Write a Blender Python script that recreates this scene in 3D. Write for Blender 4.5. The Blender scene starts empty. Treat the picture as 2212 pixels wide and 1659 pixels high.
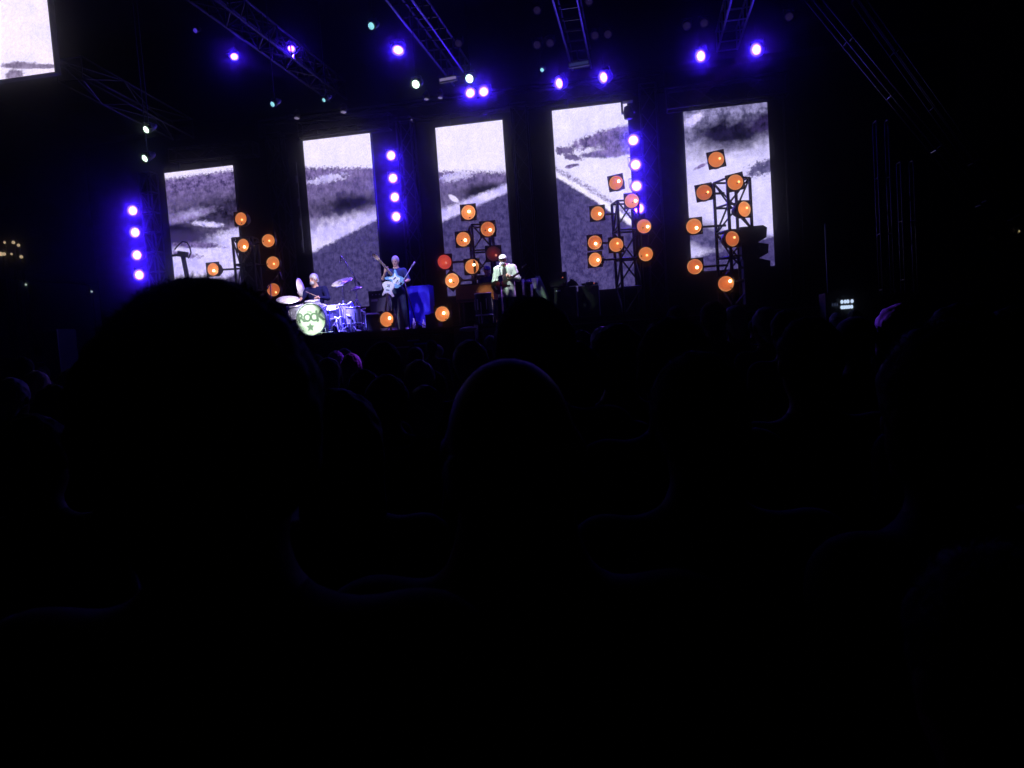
import bpy, math, random
import numpy as np
from mathutils import Vector, Matrix, Euler

random.seed(7)
SC = bpy.context.scene
COL = SC.collection

# ------------------------------------------------------------------ camera
CAM_POS = Vector((0, 0, 1.65))
FOC = 1660.0 / 2212.0                       # focal length / picture width
YAW, PITCH, ROLL = math.radians(10), math.radians(3.65), math.radians(-4.0)
CAM_R = Matrix.Rotation(YAW, 3, 'Z') @ Matrix.Rotation(math.pi / 2 - PITCH, 3, 'X') @ Matrix.Rotation(ROLL, 3, 'Z')
cam_data = bpy.data.cameras.new('camera')
cam = bpy.data.objects.new('camera', cam_data)
COL.objects.link(cam)
cam.matrix_world = Matrix.Translation(CAM_POS) @ CAM_R.to_4x4()
cam_data.sensor_width = 36
cam_data.lens = 36 * FOC
cam_data.clip_start = 0.02
cam_data.clip_end = 2000
cam_data.dof.use_dof = True
cam_data.dof.focus_distance = 18.0
cam_data.dof.aperture_fstop = 10.0
SC.camera = cam

# ------------------------------------------------------------------ night sky, exposure
world = bpy.data.worlds.new('World')
SC.world = world
world.use_nodes = True
bg = world.node_tree.nodes['Background']
bg.inputs[0].default_value = (0.18, 0.16, 0.5, 1)
bg.inputs[1].default_value = 0.0003
SC.view_settings.view_transform = 'Standard'
SC.view_settings.look = 'None'
SC.view_settings.exposure = 0
SC.view_settings.gamma = 1
SC.cycles.use_denoising = True
SC.cycles.volume_bounces = 0
SC.cycles.max_bounces = 3
SC.cycles.diffuse_bounces = 2
SC.cycles.glossy_bounces = 2
SC.cycles.sample_clamp_indirect = 4
SC.cycles.filter_width = 1.5

HAZE_DENSITY = 0.0057
HAZE_G = 0.9905


def ray(px, py):
    return CAM_R @ Vector(((px - 1106) / 1660, -(py - 829.5) / 1660, -1))


def P(px, py, Y):                            # point of the picture at stage depth Y
    d = ray(px, py)
    return CAM_POS + d * (Y / d.y)


def D(px, py, dist):                         # point of the picture at a distance along the view axis
    return CAM_POS + ray(px, py) * dist


# ------------------------------------------------------------------ materials
MATS = {}


def mat(name, col, rough=0.6, metal=0.0, emit=None, strength=1.0, noise=0.0, nscale=8.0, spec=None):
    if name in MATS:
        return MATS[name]
    m = bpy.data.materials.new(name)
    m.use_nodes = True
    nt = m.node_tree
    b = nt.nodes['Principled BSDF']
    b.inputs['Base Color'].default_value = (*col, 1)
    b.inputs['Roughness'].default_value = rough
    b.inputs['Metallic'].default_value = metal
    if spec is None:
        spec = 0.04 if rough >= 0.84 or name.startswith(('hair', 'skin')) else 0.5
    b.inputs['Specular IOR Level'].default_value = spec
    if noise > 0:
        tc = nt.nodes.new('ShaderNodeTexCoord')
        n = nt.nodes.new('ShaderNodeTexNoise')
        n.inputs['Scale'].default_value = nscale
        n.inputs['Detail'].default_value = 6
        nt.links.new(tc.outputs['Object'], n.inputs['Vector'])
        mx = nt.nodes.new('ShaderNodeMix')
        mx.data_type = 'RGBA'
        mx.inputs[6].default_value = (*[c * (1 - noise) for c in col], 1)
        mx.inputs[7].default_value = (*[min(1, c * (1 + noise)) for c in col], 1)
        nt.links.new(n.outputs['Fac'], mx.inputs[0])
        nt.links.new(mx.outputs[2], b.inputs['Base Color'])
        mr = nt.nodes.new('ShaderNodeMapRange')
        mr.inputs[3].default_value = max(0.05, rough - 0.15)
        mr.inputs[4].default_value = min(1, rough + 0.15)
        nt.links.new(n.outputs['Fac'], mr.inputs[0])
        nt.links.new(mr.outputs[0], b.inputs['Roughness'])
    if emit:
        b.inputs['Emission Color'].default_value = (*emit, 1)
        b.inputs['Emission Strength'].default_value = strength
    MATS[name] = m
    return m


def M(name):
    return MATS[name]


mat('asphalt', (0.045, 0.045, 0.05), 0.85, noise=0.4, nscale=2)
mat('deck', (0.055, 0.055, 0.06), 0.35, noise=0.5, nscale=5)
mat('skirt', (0.008, 0.008, 0.01), 0.95)
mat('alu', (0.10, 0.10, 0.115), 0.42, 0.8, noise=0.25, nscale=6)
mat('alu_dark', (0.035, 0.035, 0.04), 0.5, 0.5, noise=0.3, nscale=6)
mat('alu_lit', (0.45, 0.45, 0.48), 0.42, 0.6, noise=0.25, nscale=6)  # light on the rightmost roof truss put into the metal colour
mat('black_metal', (0.014, 0.014, 0.016), 0.5, 0.2, noise=0.3, nscale=12)
mat('black_tolex', (0.018, 0.018, 0.02), 0.7, noise=0.4, nscale=60)
mat('grille', (0.16, 0.17, 0.16), 0.8, noise=0.3, nscale=90)
mat('dark_grille', (0.035, 0.036, 0.042), 0.85, noise=0.3, nscale=90)
mat('chrome', (0.75, 0.75, 0.78), 0.35, 0.55)
mat('brass', (0.85, 0.82, 0.72), 0.35, 0.25, noise=0.15, nscale=20)
mat('drum_shell', (0.5, 0.48, 0.52), 0.35, noise=0.35, nscale=14)
mat('drum_skin', (0.78, 0.78, 0.68), 0.6, noise=0.05, nscale=10)
mat('ink', (0.17, 0.2, 0.16), 0.7)
mat('white_paint', (0.8, 0.8, 0.8), 0.5)
mat('wood', (0.3, 0.12, 0.045), 0.4, noise=0.4, nscale=7)
mat('dark_wood', (0.06, 0.03, 0.018), 0.5, noise=0.4, nscale=7)
mat('blue_cloth_and_light', (0.06, 0.045, 0.75), 0.9, noise=0.15, nscale=9)  # also puts blue light as colour on drumhead, mixer and box strips
mat('green_cloth', (0.3, 0.42, 0.33), 0.9, noise=0.25, nscale=9)
mat('rubber', (0.02, 0.02, 0.02), 0.9)
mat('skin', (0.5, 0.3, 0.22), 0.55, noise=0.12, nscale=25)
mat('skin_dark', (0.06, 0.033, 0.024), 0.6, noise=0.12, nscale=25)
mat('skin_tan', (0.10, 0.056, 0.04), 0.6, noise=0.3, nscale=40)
mat('lips', (0.3, 0.11, 0.1), 0.5)
mat('eye', (0.03, 0.03, 0.035), 0.25)
mat('hair_dark', (0.008, 0.006, 0.006), 0.75, noise=0.5, nscale=120)
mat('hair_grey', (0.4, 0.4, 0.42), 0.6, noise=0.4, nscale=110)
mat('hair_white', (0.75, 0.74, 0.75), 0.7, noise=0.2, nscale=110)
mat('hair_fair', (0.55, 0.45, 0.34), 0.55, noise=0.4, nscale=110)  # albedo raised in place of stage light on crowd hair
mat('shirt_black', (0.008, 0.008, 0.009), 0.85, noise=0.4, nscale=14)
mat('shirt_navy', (0.03, 0.035, 0.12), 0.85, noise=0.3, nscale=14)
mat('shirt_deep', (0.012, 0.012, 0.06), 0.85, noise=0.3, nscale=14)
mat('shirt_grey', (0.02, 0.02, 0.022), 0.85, noise=0.3, nscale=14)
mat('jacket_green', (0.36, 0.43, 0.36), 0.85, noise=0.25, nscale=12)
mat('jeans', (0.035, 0.045, 0.09), 0.85, noise=0.4, nscale=18)
mat('jeans_black', (0.015, 0.015, 0.02), 0.85, noise=0.4, nscale=18)
mat('shoe_white', (0.6, 0.6, 0.6), 0.6)
mat('shoe_dark', (0.02, 0.02, 0.02), 0.6)
mat('cap_white', (0.75, 0.75, 0.74), 0.85, noise=0.08, nscale=20)
mat('cap_blue', (0.1, 0.1, 0.5), 0.85)
mat('guitar_blue', (0.2, 0.4, 0.55), 0.25, noise=0.1)
mat('guitar_cream', (0.8, 0.72, 0.66), 0.25, noise=0.05)
mat('guitar_red', (0.3, 0.03, 0.05), 0.25)
mat('maple', (0.6, 0.42, 0.25), 0.4, noise=0.2, nscale=12)
mat('foliage', (0.03, 0.05, 0.02), 0.9)
mat('concrete', (0.15, 0.15, 0.15), 0.9, noise=0.3, nscale=3)
mat('phone', (0.01, 0.01, 0.012), 0.2)

# light-giving lenses
mat('led_blue', (0.1, 0.1, 0.1), emit=(0.045, 0.007, 1.0), strength=235)
mat('led_blue_roof', (0.1, 0.1, 0.1), emit=(0.045, 0.007, 1.0), strength=205)
mat('rim_halo_glow', (0.0, 0.0, 0.0), 0.9, spec=0.0, emit=(0.42, 0.34, 0.5), strength=0.8)  # grey halo round the blue lenses, put in as an emitting ring
mat('led_white', (0.1, 0.1, 0.1), emit=(0.72, 1.0, 0.8), strength=3.0)
mat('led_cyan', (0.1, 0.1, 0.1), emit=(0.3, 0.75, 0.85), strength=1.1)
mat('led_dim', (0.1, 0.1, 0.1), emit=(0.32, 0.26, 0.45), strength=0.6)
mat('faint_lens_glow', (0.1, 0.1, 0.1), emit=(0.3, 0.18, 0.9), strength=0.03)  # unlit lenses: faint reflection put in as emission; also the dim strip
mat('led_deep', (0.1, 0.1, 0.1), emit=(0.12, 0.06, 1.0), strength=0.55)
mat('bulb', (0.1, 0.1, 0.1), emit=(1.0, 0.72, 0.36), strength=9.0)
mat('bulb_soft', (0.1, 0.1, 0.1), emit=(1.0, 0.55, 0.2), strength=2.2)
mat('bulb_red', (0.1, 0.1, 0.1), emit=(1.0, 0.3, 0.22), strength=0.75)
mat('warm_far', (0.1, 0.1, 0.1), emit=(1.0, 0.74, 0.45), strength=0.6)
mat('white_far', (0.1, 0.1, 0.1), emit=(0.75, 0.95, 0.85), strength=0.6)
mat('meter', (0.1, 0.1, 0.1), emit=(0.6, 0.75, 1.0), strength=1.0)
mat('meter_dim', (0.1, 0.1, 0.1), emit=(0.3, 0.4, 0.8), strength=0.07)
mat('pilot_red', (0.1, 0.1, 0.1), emit=(1.0, 0.2, 0.15), strength=0.5)


def amber_mat(name, inner, outer, strength, rimc=None):
    m = bpy.data.materials.new(name)
    m.use_nodes = True
    nt = m.node_tree
    b = nt.nodes['Principled BSDF']
    b.inputs['Base Color'].default_value = (0.45, 0.15, 0.04, 1)
    b.inputs['Roughness'].default_value = 0.3
    tc = nt.nodes.new('ShaderNodeTexCoord')
    sx = nt.nodes.new('ShaderNodeSeparateXYZ')
    nt.links.new(tc.outputs['Object'], sx.inputs[0])
    cb = nt.nodes.new('ShaderNodeCombineXYZ')
    nt.links.new(sx.outputs[0], cb.inputs[0])
    nt.links.new(sx.outputs[2], cb.inputs[1])
    ln = nt.nodes.new('ShaderNodeVectorMath')
    ln.operation = 'LENGTH'
    nt.links.new(cb.outputs[0], ln.inputs[0])
    nz = nt.nodes.new('ShaderNodeTexNoise')
    nz.inputs['Scale'].default_value = 9
    oi = nt.nodes.new('ShaderNodeObjectInfo')
    va = nt.nodes.new('ShaderNodeVectorMath')
    va.operation = 'ADD'
    nt.links.new(tc.outputs['Object'], va.inputs[0])
    nt.links.new(oi.outputs['Location'], va.inputs[1])
    nt.links.new(va.outputs[0], nz.inputs['Vector'])
    ad = nt.nodes.new('ShaderNodeMath')
    ad.operation = 'MULTIPLY_ADD'
    ad.inputs[1].default_value = 0.10
    nt.links.new(nz.outputs['Fac'], ad.inputs[0])
    nt.links.new(ln.outputs['Value'], ad.inputs[2])
    cr = nt.nodes.new('ShaderNodeValToRGB')
    cr.color_ramp.elements[0].position = 0.05
    cr.color_ramp.elements[0].color = (*inner, 1)
    cr.color_ramp.elements[1].position = 0.19
    cr.color_ramp.elements[1].color = (*outer, 1)
    if rimc:
        e3 = cr.color_ramp.elements.new(0.215)
        e3.color = (*rimc, 1)
    nt.links.new(ad.outputs[0], cr.inputs[0])
    nt.links.new(cr.outputs[0], b.inputs['Emission Color'])
    b.inputs['Emission Strength'].default_value = strength
    MATS[name] = m
    return m


amber_mat('amber', (0.86, 0.21, 0.05), (0.66, 0.19, 0.06), 0.88, (0.62, 0.29, 0.11))
amber_mat('amber_bright', (1.0, 0.32, 0.09), (0.72, 0.21, 0.07), 1.0, (0.7, 0.36, 0.15))
amber_mat('amber_deep', (0.70, 0.14, 0.04), (0.50, 0.12, 0.045), 0.85, (0.55, 0.22, 0.08))
amber_mat('amber_red', (0.8, 0.09, 0.05), (0.5, 0.05, 0.04), 0.85)
amber_mat('amber_dim', (0.16, 0.012, 0.014), (0.035, 0.008, 0.016), 0.9)
MATS['amber_dim'].node_tree.nodes['Principled BSDF'].inputs['Base Color'].default_value = (.03, .008, .008, 1)


for _n in ('amber', 'amber_bright', 'amber_deep', 'amber_red', 'amber_dim', 'rim_halo_glow', 'led_dim', 'faint_lens_glow', 'meter', 'meter_dim', 'warm_far', 'white_far', 'pilot_red', 'led_cyan', 'led_deep'):
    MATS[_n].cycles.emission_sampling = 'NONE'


# ------------------------------------------------------------------ mesh builder
class MB:
    def __init__(self):
        self.v, self.f = [], []

    def add(self, vs, fs):
        o = len(self.v)
        self.v += [tuple(x) for x in vs]
        self.f += [tuple(i + o for i in q) for q in fs]
        return self

    def box(self, c, s, rot=None):
        c = Vector(c)
        R = Euler(rot).to_matrix() if rot else None
        vs = []
        for z in (-.5, .5):
            for x, y in ((-.5, -.5), (.5, -.5), (.5, .5), (-.5, .5)):
                p = Vector((x * s[0], y * s[1], z * s[2]))
                vs.append(c + (R @ p if R else p))
        return self.add(vs, [(3, 2, 1, 0), (4, 5, 6, 7), (0, 1, 5, 4), (1, 2, 6, 5), (2, 3, 7, 6), (3, 0, 4, 7)])

    def tube(self, a, b, r, n=6, r2=None):
        a, b = Vector(a), Vector(b)
        d = (b - a)
        if d.length < 1e-6:
            return self
        d.normalize()
        u = d.orthogonal().normalized()
        w = d.cross(u)
        r2 = r if r2 is None else r2
        vs = []
        for p, rr in ((a, r), (b, r2)):
            for i in range(n):
                t = 2 * math.pi * i / n
                vs.append(p + (u * math.cos(t) + w * math.sin(t)) * rr)
        fs = [(i, (i + 1) % n, n + (i + 1) % n, n + i) for i in range(n)]
        fs += [tuple(range(n - 1, -1, -1)), tuple(range(n, 2 * n))]
        return self.add(vs, fs)

    def path(self, pts, r, n=6):
        for a, b in zip(pts[:-1], pts[1:]):
            self.tube(a, b, r, n)
        return self

    def lathe(self, prof, n=24, mtx=None, close=True):
        """profile of (radius, height along local Z)"""
        vs, fs = [], []
        for r, z in prof:
            for i in range(n):
                t = 2 * math.pi * i / n
                p = Vector((r * math.cos(t), r * math.sin(t), z))
                vs.append(mtx @ p if mtx else p)
        for k in range(len(prof) - 1):
            for i in range(n):
                j = (i + 1) % n
                fs.append((k * n + i, k * n + j, (k + 1) * n + j, (k + 1) * n + i))
        if close:
            fs.append(tuple(range(n - 1, -1, -1)))
            fs.append(tuple((len(prof) - 1) * n + i for i in range(n)))
        return self.add(vs, fs)

    def ell(self, c, r, n=12, m=8):
        c = Vector(c)
        vs = [c + Vector((0, 0, -r[2]))]
        for k in range(1, m):
            ph = -math.pi / 2 + math.pi * k / m
            for i in range(n):
                t = 2 * math.pi * i / n
                vs.append(c + Vector((r[0] * math.cos(ph) * math.cos(t), r[1] * math.cos(ph) * math.sin(t), r[2] * math.sin(ph))))
        vs.append(c + Vector((0, 0, r[2])))
        fs = [(0, 1 + (i + 1) % n, 1 + i) for i in range(n)]
        for k in range(m - 2):
            for i in range(n):
                j = (i + 1) % n
                fs.append((1 + k * n + i, 1 + k * n + j, 1 + (k + 1) * n + j, 1 + (k + 1) * n + i))
        l = len(vs) - 1
        fs += [(l, 1 + (m - 2) * n + i, 1 + (m - 2) * n + (i + 1) % n) for i in range(n)]
        return self.add(vs, fs)

    def prism(self, poly, d0, d1, mtx=None):
        """2-D outline (x,z) extruded along y from d0 to d1"""
        n = len(poly)
        vs = [Vector((x, d0, z)) for x, z in poly] + [Vector((x, d1, z)) for x, z in poly]
        if mtx:
            vs = [mtx @ v for v in vs]
        fs = [tuple(range(n)), tuple(range(2 * n - 1, n - 1, -1))]
        fs += [(j, i, n + i, n + j) for i, j in ((k, (k + 1) % n) for k in range(n))]
        return self.add(vs, fs)

    def mesh(self, name, m, smooth=False):
        me = bpy.data.meshes.new(name)
        me.from_pydata([tuple(x) for x in self.v], [], self.f)
        me.materials.append(M(m) if isinstance(m, str) else m)
        me.update()
        if smooth:
            me.polygons.foreach_set('use_smooth', [True] * len(me.polygons))
        return me

    def build(self, name, m, parent=None, smooth=False, loc=None, rot=None):
        return obj(name, self.mesh(name, m, smooth), parent, loc, rot)


def obj(name, me, parent=None, loc=None, rot=None):
    o = bpy.data.objects.new(name, me)
    COL.objects.link(o)
    if parent:
        o.parent = parent
    if loc is not None:
        o.location = loc
    if rot is not None:
        o.rotation_euler = rot
    return o


def tag(o, label, cat, group=None):
    o['label'] = label
    o['category'] = cat
    if group:
        o['group'] = group
    return o


def thing(name, label, cat, loc=(0, 0, 0), rot=(0, 0, 0), group=None):
    o = bpy.data.objects.new(name, None)
    COL.objects.link(o)
    o.location = loc
    o.rotation_euler = rot
    o.empty_display_size = 0.1
    return tag(o, label, cat, group)


def structure(o):
    o['kind'] = 'structure'
    return o


CACHE = {}


def cached(key, fn):
    if key not in CACHE:
        CACHE[key] = fn()
    return CACHE[key]


def aim_light(name, parent_world, target, energy, col, angle=18, blend=0.6, radius=0.08, parent=None):
    ld = bpy.data.lights.new(name, 'SPOT')
    ld.energy = energy
    ld.color = col
    ld.spot_size = math.radians(angle)
    ld.spot_blend = blend
    ld.shadow_soft_size = radius
    o = bpy.data.objects.new(name, ld)
    COL.objects.link(o)
    d = Vector(target) - Vector(parent_world)
    q = d.to_track_quat('-Z', 'Y').to_matrix().to_4x4()
    mw = Matrix.Translation(Vector(parent_world) + d.normalized() * 0.12) @ q
    if parent:
        pm = Matrix.LocRotScale(parent.location, parent.rotation_euler, None)
        o.parent = parent
        mw = pm.inverted() @ mw
    o.matrix_local = mw
    return o


DECK = 1.9

# ------------------------------------------------------------------ setting: ground, stage
g = MB().add([(-250, -120, 0), (250, -120, 0), (250, 300, 0), (-250, 300, 0)], [(0, 1, 2, 3)]).build('ground', 'asphalt')
structure(g)
SX0, SX1, SY0, SY1 = -16.5, 6.5, 14.7, 25.0
st = MB().box(((SX0 + SX1) / 2, (SY0 + SY1) / 2, DECK - 0.06), (SX1 - SX0, SY1 - SY0, 0.12)).build('stage_platform', 'deck')
structure(st)
for i in range(9):                          # deck boards laid on the platform
    w = (SX1 - SX0) / 9
    MB().box((SX0 + w * (i + .5), SY0 + 2.45, DECK + 0.006), (w - 0.012, 4.86, 0.012)).build('deck_panel', 'deck', st)
    MB().box((SX0 + w * (i + .5), SY0 + 7.37, DECK + 0.006), (w - 0.012, 4.90, 0.012)).build('deck_panel', 'deck', st)
MB().box(((SX0 + SX1) / 2, SY0 - 0.03, (DECK - 0.14) / 2), (SX1 - SX0, 0.05, DECK - 0.14)).build('stage_skirt', 'skirt', st)
MB().box(((SX0 + SX1) / 2, SY0 - 0.04, DECK - 0.07), (SX1 - SX0 + .04, 0.07, 0.1)).build('edge_trim', 'black_metal', st)
FLOOR = DECK + 0.012
bd = MB().box(((SX0 + SX1) / 2, SY1 + 0.3, 4.8), (SX1 - SX0 + 6, 0.06, 9.4)).build('backdrop_curtain', 'skirt')
tag(bd, 'black cloth backdrop hanging behind the row of tall screens', 'curtain')
rf = MB().box((-5, 19, 10.3), (30, 16, 0.08)).build('roof_skin', 'skirt')
tag(rf, 'black stage roof cover above the lighting trusses', 'roof')


# ------------------------------------------------------------------ trusses
def truss(label, a, b, size=0.45, size2=None, r=0.025, step=0.6, m='alu', twist=0.0, zig=True, rungs=True, name='truss', group=None, cat='truss', faces=(0, 1, 2, 3)):
    a, b = Vector(a), Vector(b)
    size2 = size2 or size
    L = (b - a).length
    d = (b - a) / L
    up = Vector((0, 0, 1)) if abs(d.z) < 0.75 else Vector((0, -1, 0))
    s = d.cross(up).normalized()
    w = s.cross(d).normalized()
    if twist:
        q = Matrix.Rotation(twist, 3, d)
        s, w = q @ s, q @ w
    t = thing(name, label, cat, a, group=group)
    cs = [s * (x * size / 2) + w * (y * size2 / 2) for x, y in ((-1, -1), (1, -1), (1, 1), (-1, 1))]
    for c in cs:
        MB().tube(c, c + d * L, r, 8).build('chord', m, t, True)
    n = max(1, round(L / step))
    br = MB()
    for k in range(n + 1):
        p = d * (L * k / n)
        if k in (0, n) or rungs:
            for i in faces:
                br.tube(cs[i] + p, cs[(i + 1) % 4] + p, r * 0.7, 5)
        if zig and k < n:
            p2 = d * (L * (k + 1) / n)
            for i in faces:
                x, y = (i, (i + 1) % 4) if (k + i) % 2 else ((i + 1) % 4, i)
                br.tube(cs[x] + p, cs[y] + p2, r * 0.6, 5)
    if zig:
        br.build('bracing', m, t)
    else:
        for k in range(n + 1):
            p = d * (L * k / n)
            rg = MB()
            for i in faces:
                rg.tube(cs[i] + p, cs[(i + 1) % 4] + p, r * 0.7, 5)
            rg.build('rung_frame', m, t)
    return t


RZ = 8.65
for (px, x, y0, w) in (('left', -8.2, 9.5, 0.5), ('second', -4.55, 10.5, 0.5), ('third', -1.25, 11.5, 0.5), ('right', 2.55, 12.5, 0.5)):
    lab = {'left': 'ladder-like roof truss farthest left, running back above the drummer', 'second': 'ladder-like roof truss running back to the pair of blue lamps above the stage',
           'third': 'ladder-like roof truss running back above the fourth screen', 'right': 'ladder-like roof truss farthest right, between the two rightmost roof lamps'}[px]
    truss(lab, (x, y0, RZ + .25), (x, 21.3, RZ + .25), w, 0.5, 0.028, 0.68, m={'left': 'alu_dark', 'right': 'alu_lit'}.get(px, 'alu'), zig=(px == 'left'), group='roof trusses running front to back')  # left truss darkened, right one lightened in colour instead of by lamps
truss('long dark cross truss above the tops of the three middle screens', (-10.6, 21.35, 8.08), (0.9, 21.35, 8.08), 0.45, 0.45, 0.026, 0.7, 'alu_dark', rungs=False)
truss('short truss the leftmost screen hangs from', P(372, 338, 20.2), P(552, 322, 20.2), 0.35, 0.35, 0.022, 0.5, 'alu_dark', rungs=False)
truss('truss on top of the wide rightmost screen', P(1440, 218, 20.2), P(1700, 182, 20.2), 0.4, 0.5, 0.022, 0.6, 'alu_dark', rungs=False)
truss('short truss directly above the second screen from the left', P(648, 283, 20.9), P(842, 262, 20.9), 0.3, 0.42, 0.022, 0.5, 'alu_dark', rungs=False)
truss('horizontal truss in the left wing beside the hanging video screen', P(150, 150, 15.6), P(395, 280, 20.0), 0.6, 0.5, 0.022, 1.3, 'alu_dark', rungs=False)
for lab, x, y in (('lattice tower between the leftmost screen and the second screen', 607, 21.6), ('lattice tower just right of the middle column of blue lamps', 886, 21.6),
                  ('lattice tower between the third and fourth screens', 1131, 21.6), ('lattice tower just right of the right column of blue lamps', 1406, 21.3)):
    b = P(x + 18, 640, y)
    truss(lab, (b.x, b.y, FLOOR), (b.x, b.y, 8.0), 0.42, 0.42, 0.024, 0.6, rungs=False, group='lattice towers between the screens', name='truss_tower')
b = P(337, 560, 20.0)
truss('lattice tower just right of the left column of blue lamps', (b.x, b.y, FLOOR), (b.x, b.y, 6.9), 0.34, 0.34, 0.022, 0.55, rungs=True, name='truss_tower')
# right wing scaffold
truss('slanting roof truss coming down at upper right', P(1738, -25, 14.5), P(2120, 440, 14.5), 0.12, 0.26, 0.016, 1.35, 'alu', zig=False)
truss('thin slanting truss behind the slanting roof truss at upper right', P(1850, -5, 16.5), P(2190, 470, 16.5), 0.14, 0.26, 0.012, 1.4, 'black_metal', zig=False)
b = P(1915, 600, 15.0)
truss('tall thin mast left of the pair in the right wing', (b.x, b.y, 0), (b.x, b.y, P(1903, 262, 15.0).z), 0.2, 0.2, 0.013, 1.0, 'black_metal')
b = P(1964, 600, 15.5)
truss('shorter thin mast right of the pair in the right wing', (b.x, b.y, 0), (b.x, b.y, P(1958, 350, 15.5).z), 0.22, 0.22, 0.013, 1.0, 'black_metal')
for lab, x, y0, Y in (('slim upright pole right of the rightmost screen', 1709, 205, 20.0), ('farther slim upright pole in the dark right wing', 1737, 260, 21.0), ('short upright post left of the masts in the right wing', 1788, 484, 18.0)):
    b = P(x, 600, Y)
    t = thing('pole', lab, 'pole', (b.x, b.y, 0))
    h = P(x - 12, y0, Y).z
    MB().tube((0, 0, 0.02), (0, 0, h), 0.024, 10).build('tube', 'alu_dark', t, True)
    MB().lathe([(0.16, 0), (0.16, 0.015), (0.05, 0.03)], 16).build('foot', 'alu', t)


# ------------------------------------------------------------------ LED screens
def screen_material(name, layers, base, gain=1.0):
    m = bpy.data.materials.new(name)
    m.use_nodes = True
    nt = m.node_tree
    nt.nodes.clear()
    L = nt.links.new

    def node(t, **kw):
        n = nt.nodes.new(t)
        for k, v in kw.items():
            setattr(n, k, v)
        return n

    def math2(op, a, b=None, c=None, clamp=False):
        n = node('ShaderNodeMath', operation=op, use_clamp=clamp)
        for i, x in enumerate((a, b, c)):
            if x is None:
                continue
            if isinstance(x, (int, float)):
                n.inputs[i].default_value = x
            else:
                L(x, n.inputs[i])
        return n.outputs[0]

    uv = node('ShaderNodeUVMap')
    sep = node('ShaderNodeSeparateXYZ')
    L(uv.outputs[0], sep.inputs[0])
    U, V = sep.outputs[0], sep.outputs[1]
    Vs = math2('MULTIPLY', V, 2.4)

    def noise(su, sv, seed, detail=4, rough=0.6):
        c = node('ShaderNodeCombineXYZ')
        L(math2('MULTIPLY', U, su), c.inputs[0])
        L(math2('MULTIPLY', Vs, sv), c.inputs[1])
        c.inputs[2].default_value = seed * 7.31
        n = node('ShaderNodeTexNoise')
        n.inputs['Scale'].default_value = 1
        n.inputs['Detail'].default_value = detail
        n.inputs['Roughness'].default_value = rough
        L(c.outputs[0], n.inputs['Vector'])
        return n.outputs['Fac']

    def rgb(c):
        n = node('ShaderNodeRGB')
        n.outputs[0].default_value = (*c, 1)
        return n.outputs[0]

    def mix(f, a, b):
        n = node('ShaderNodeMix', data_type='RGBA')
        if isinstance(f, (int, float)):
            n.inputs[0].default_value = f
        else:
            L(f, n.inputs[0])
        L(a, n.inputs[6])
        L(b, n.inputs[7])
        return n.outputs[2]

    def mottled(c0, c1, seed, s, sharp=4.2):
        n = noise(s * 1.3, s * 1.3, seed, 8, 0.7)
        n2 = noise(s * 5.0, s * 2.0, seed + 50, 4, 0.6)
        n = math2('MULTIPLY_ADD', math2('SUBTRACT', n2, 0.5), 0.55, n)
        f = math2('MULTIPLY_ADD', math2('SUBTRACT', n, 0.5), sharp, 0.5, clamp=True)
        return mix(f, rgb(c0), rgb(c1))

    out = mottled(base[0], base[1], 1, 2.2, 2.0)
    for k, ly in enumerate(layers):
        kind = ly[0]
        seed = k + 3
        if kind == 'below':             # everything under the line c + m*u + q*u*u
            _, c, mm, q, amp, ns, soft, c0, c1, s = ly
            line = math2('MULTIPLY_ADD', U, mm, c)
            line = math2('ADD', line, math2('MULTIPLY', math2('MULTIPLY', U, U), q))
            n = noise(ns, ns, seed, 6, 0.7)
            line = math2('ADD', line, math2('MULTIPLY', math2('SUBTRACT', n, 0.5), amp * 2.2))
            f = math2('MULTIPLY_ADD', math2('SUBTRACT', line, V), 1.0 / (soft * 1.5), 0.5, clamp=True)
        else:                           # ragged ellipse
            _, u0, v0, a, b, ang, amp, ns, soft, c0, c1, s = ly
            du = math2('SUBTRACT', U, u0)
            dv = math2('MULTIPLY', math2('SUBTRACT', V, v0), 2.4)
            ca, sa = math.cos(math.radians(ang)), math.sin(math.radians(ang))
            p = math2('ADD', math2('MULTIPLY', du, ca / a), math2('MULTIPLY', dv, sa / a))
            r = math2('ADD', math2('MULTIPLY', du, -sa / (b * 2.4)), math2('MULTIPLY', dv, ca / (b * 2.4)))
            rr = math2('SQRT', math2('ADD', math2('MULTIPLY', p, p), math2('MULTIPLY', r, r)))
            n = noise(ns, ns, seed, 6, 0.7)
            rr = math2('ADD', rr, math2('MULTIPLY', math2('SUBTRACT', n, 0.5), amp * 2.6))
            f = math2('MULTIPLY_ADD', math2('SUBTRACT', 1.0, rr), 1.0 / (soft * 1.9), 0.5, clamp=True)
        out = mix(f, out, mottled(c0, c1, seed + 20, s))
    # fine grain of the light-emitting dots
    gr = noise(150, 150, 90, 1, 0.5)
    g2 = math2('MULTIPLY_ADD', gr, 0.3, 0.85)
    g3 = math2('MULTIPLY_ADD', noise(46, 40, 91, 3, 0.7), 0.7, 0.65)
    g2 = math2('MULTIPLY', g2, g3)
    gm = node('ShaderNodeVectorMath', operation='SCALE')
    L(out, gm.inputs[0])
    L(g2, gm.inputs['Scale'])
    em = node('ShaderNodeEmission')
    L(gm.outputs[0], em.inputs[0])
    em.inputs[1].default_value = gain * 1.26
    o = node('ShaderNodeOutputMaterial')
    L(em.outputs[0], o.inputs[0])
    MATS[name] = m
    return m


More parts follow.
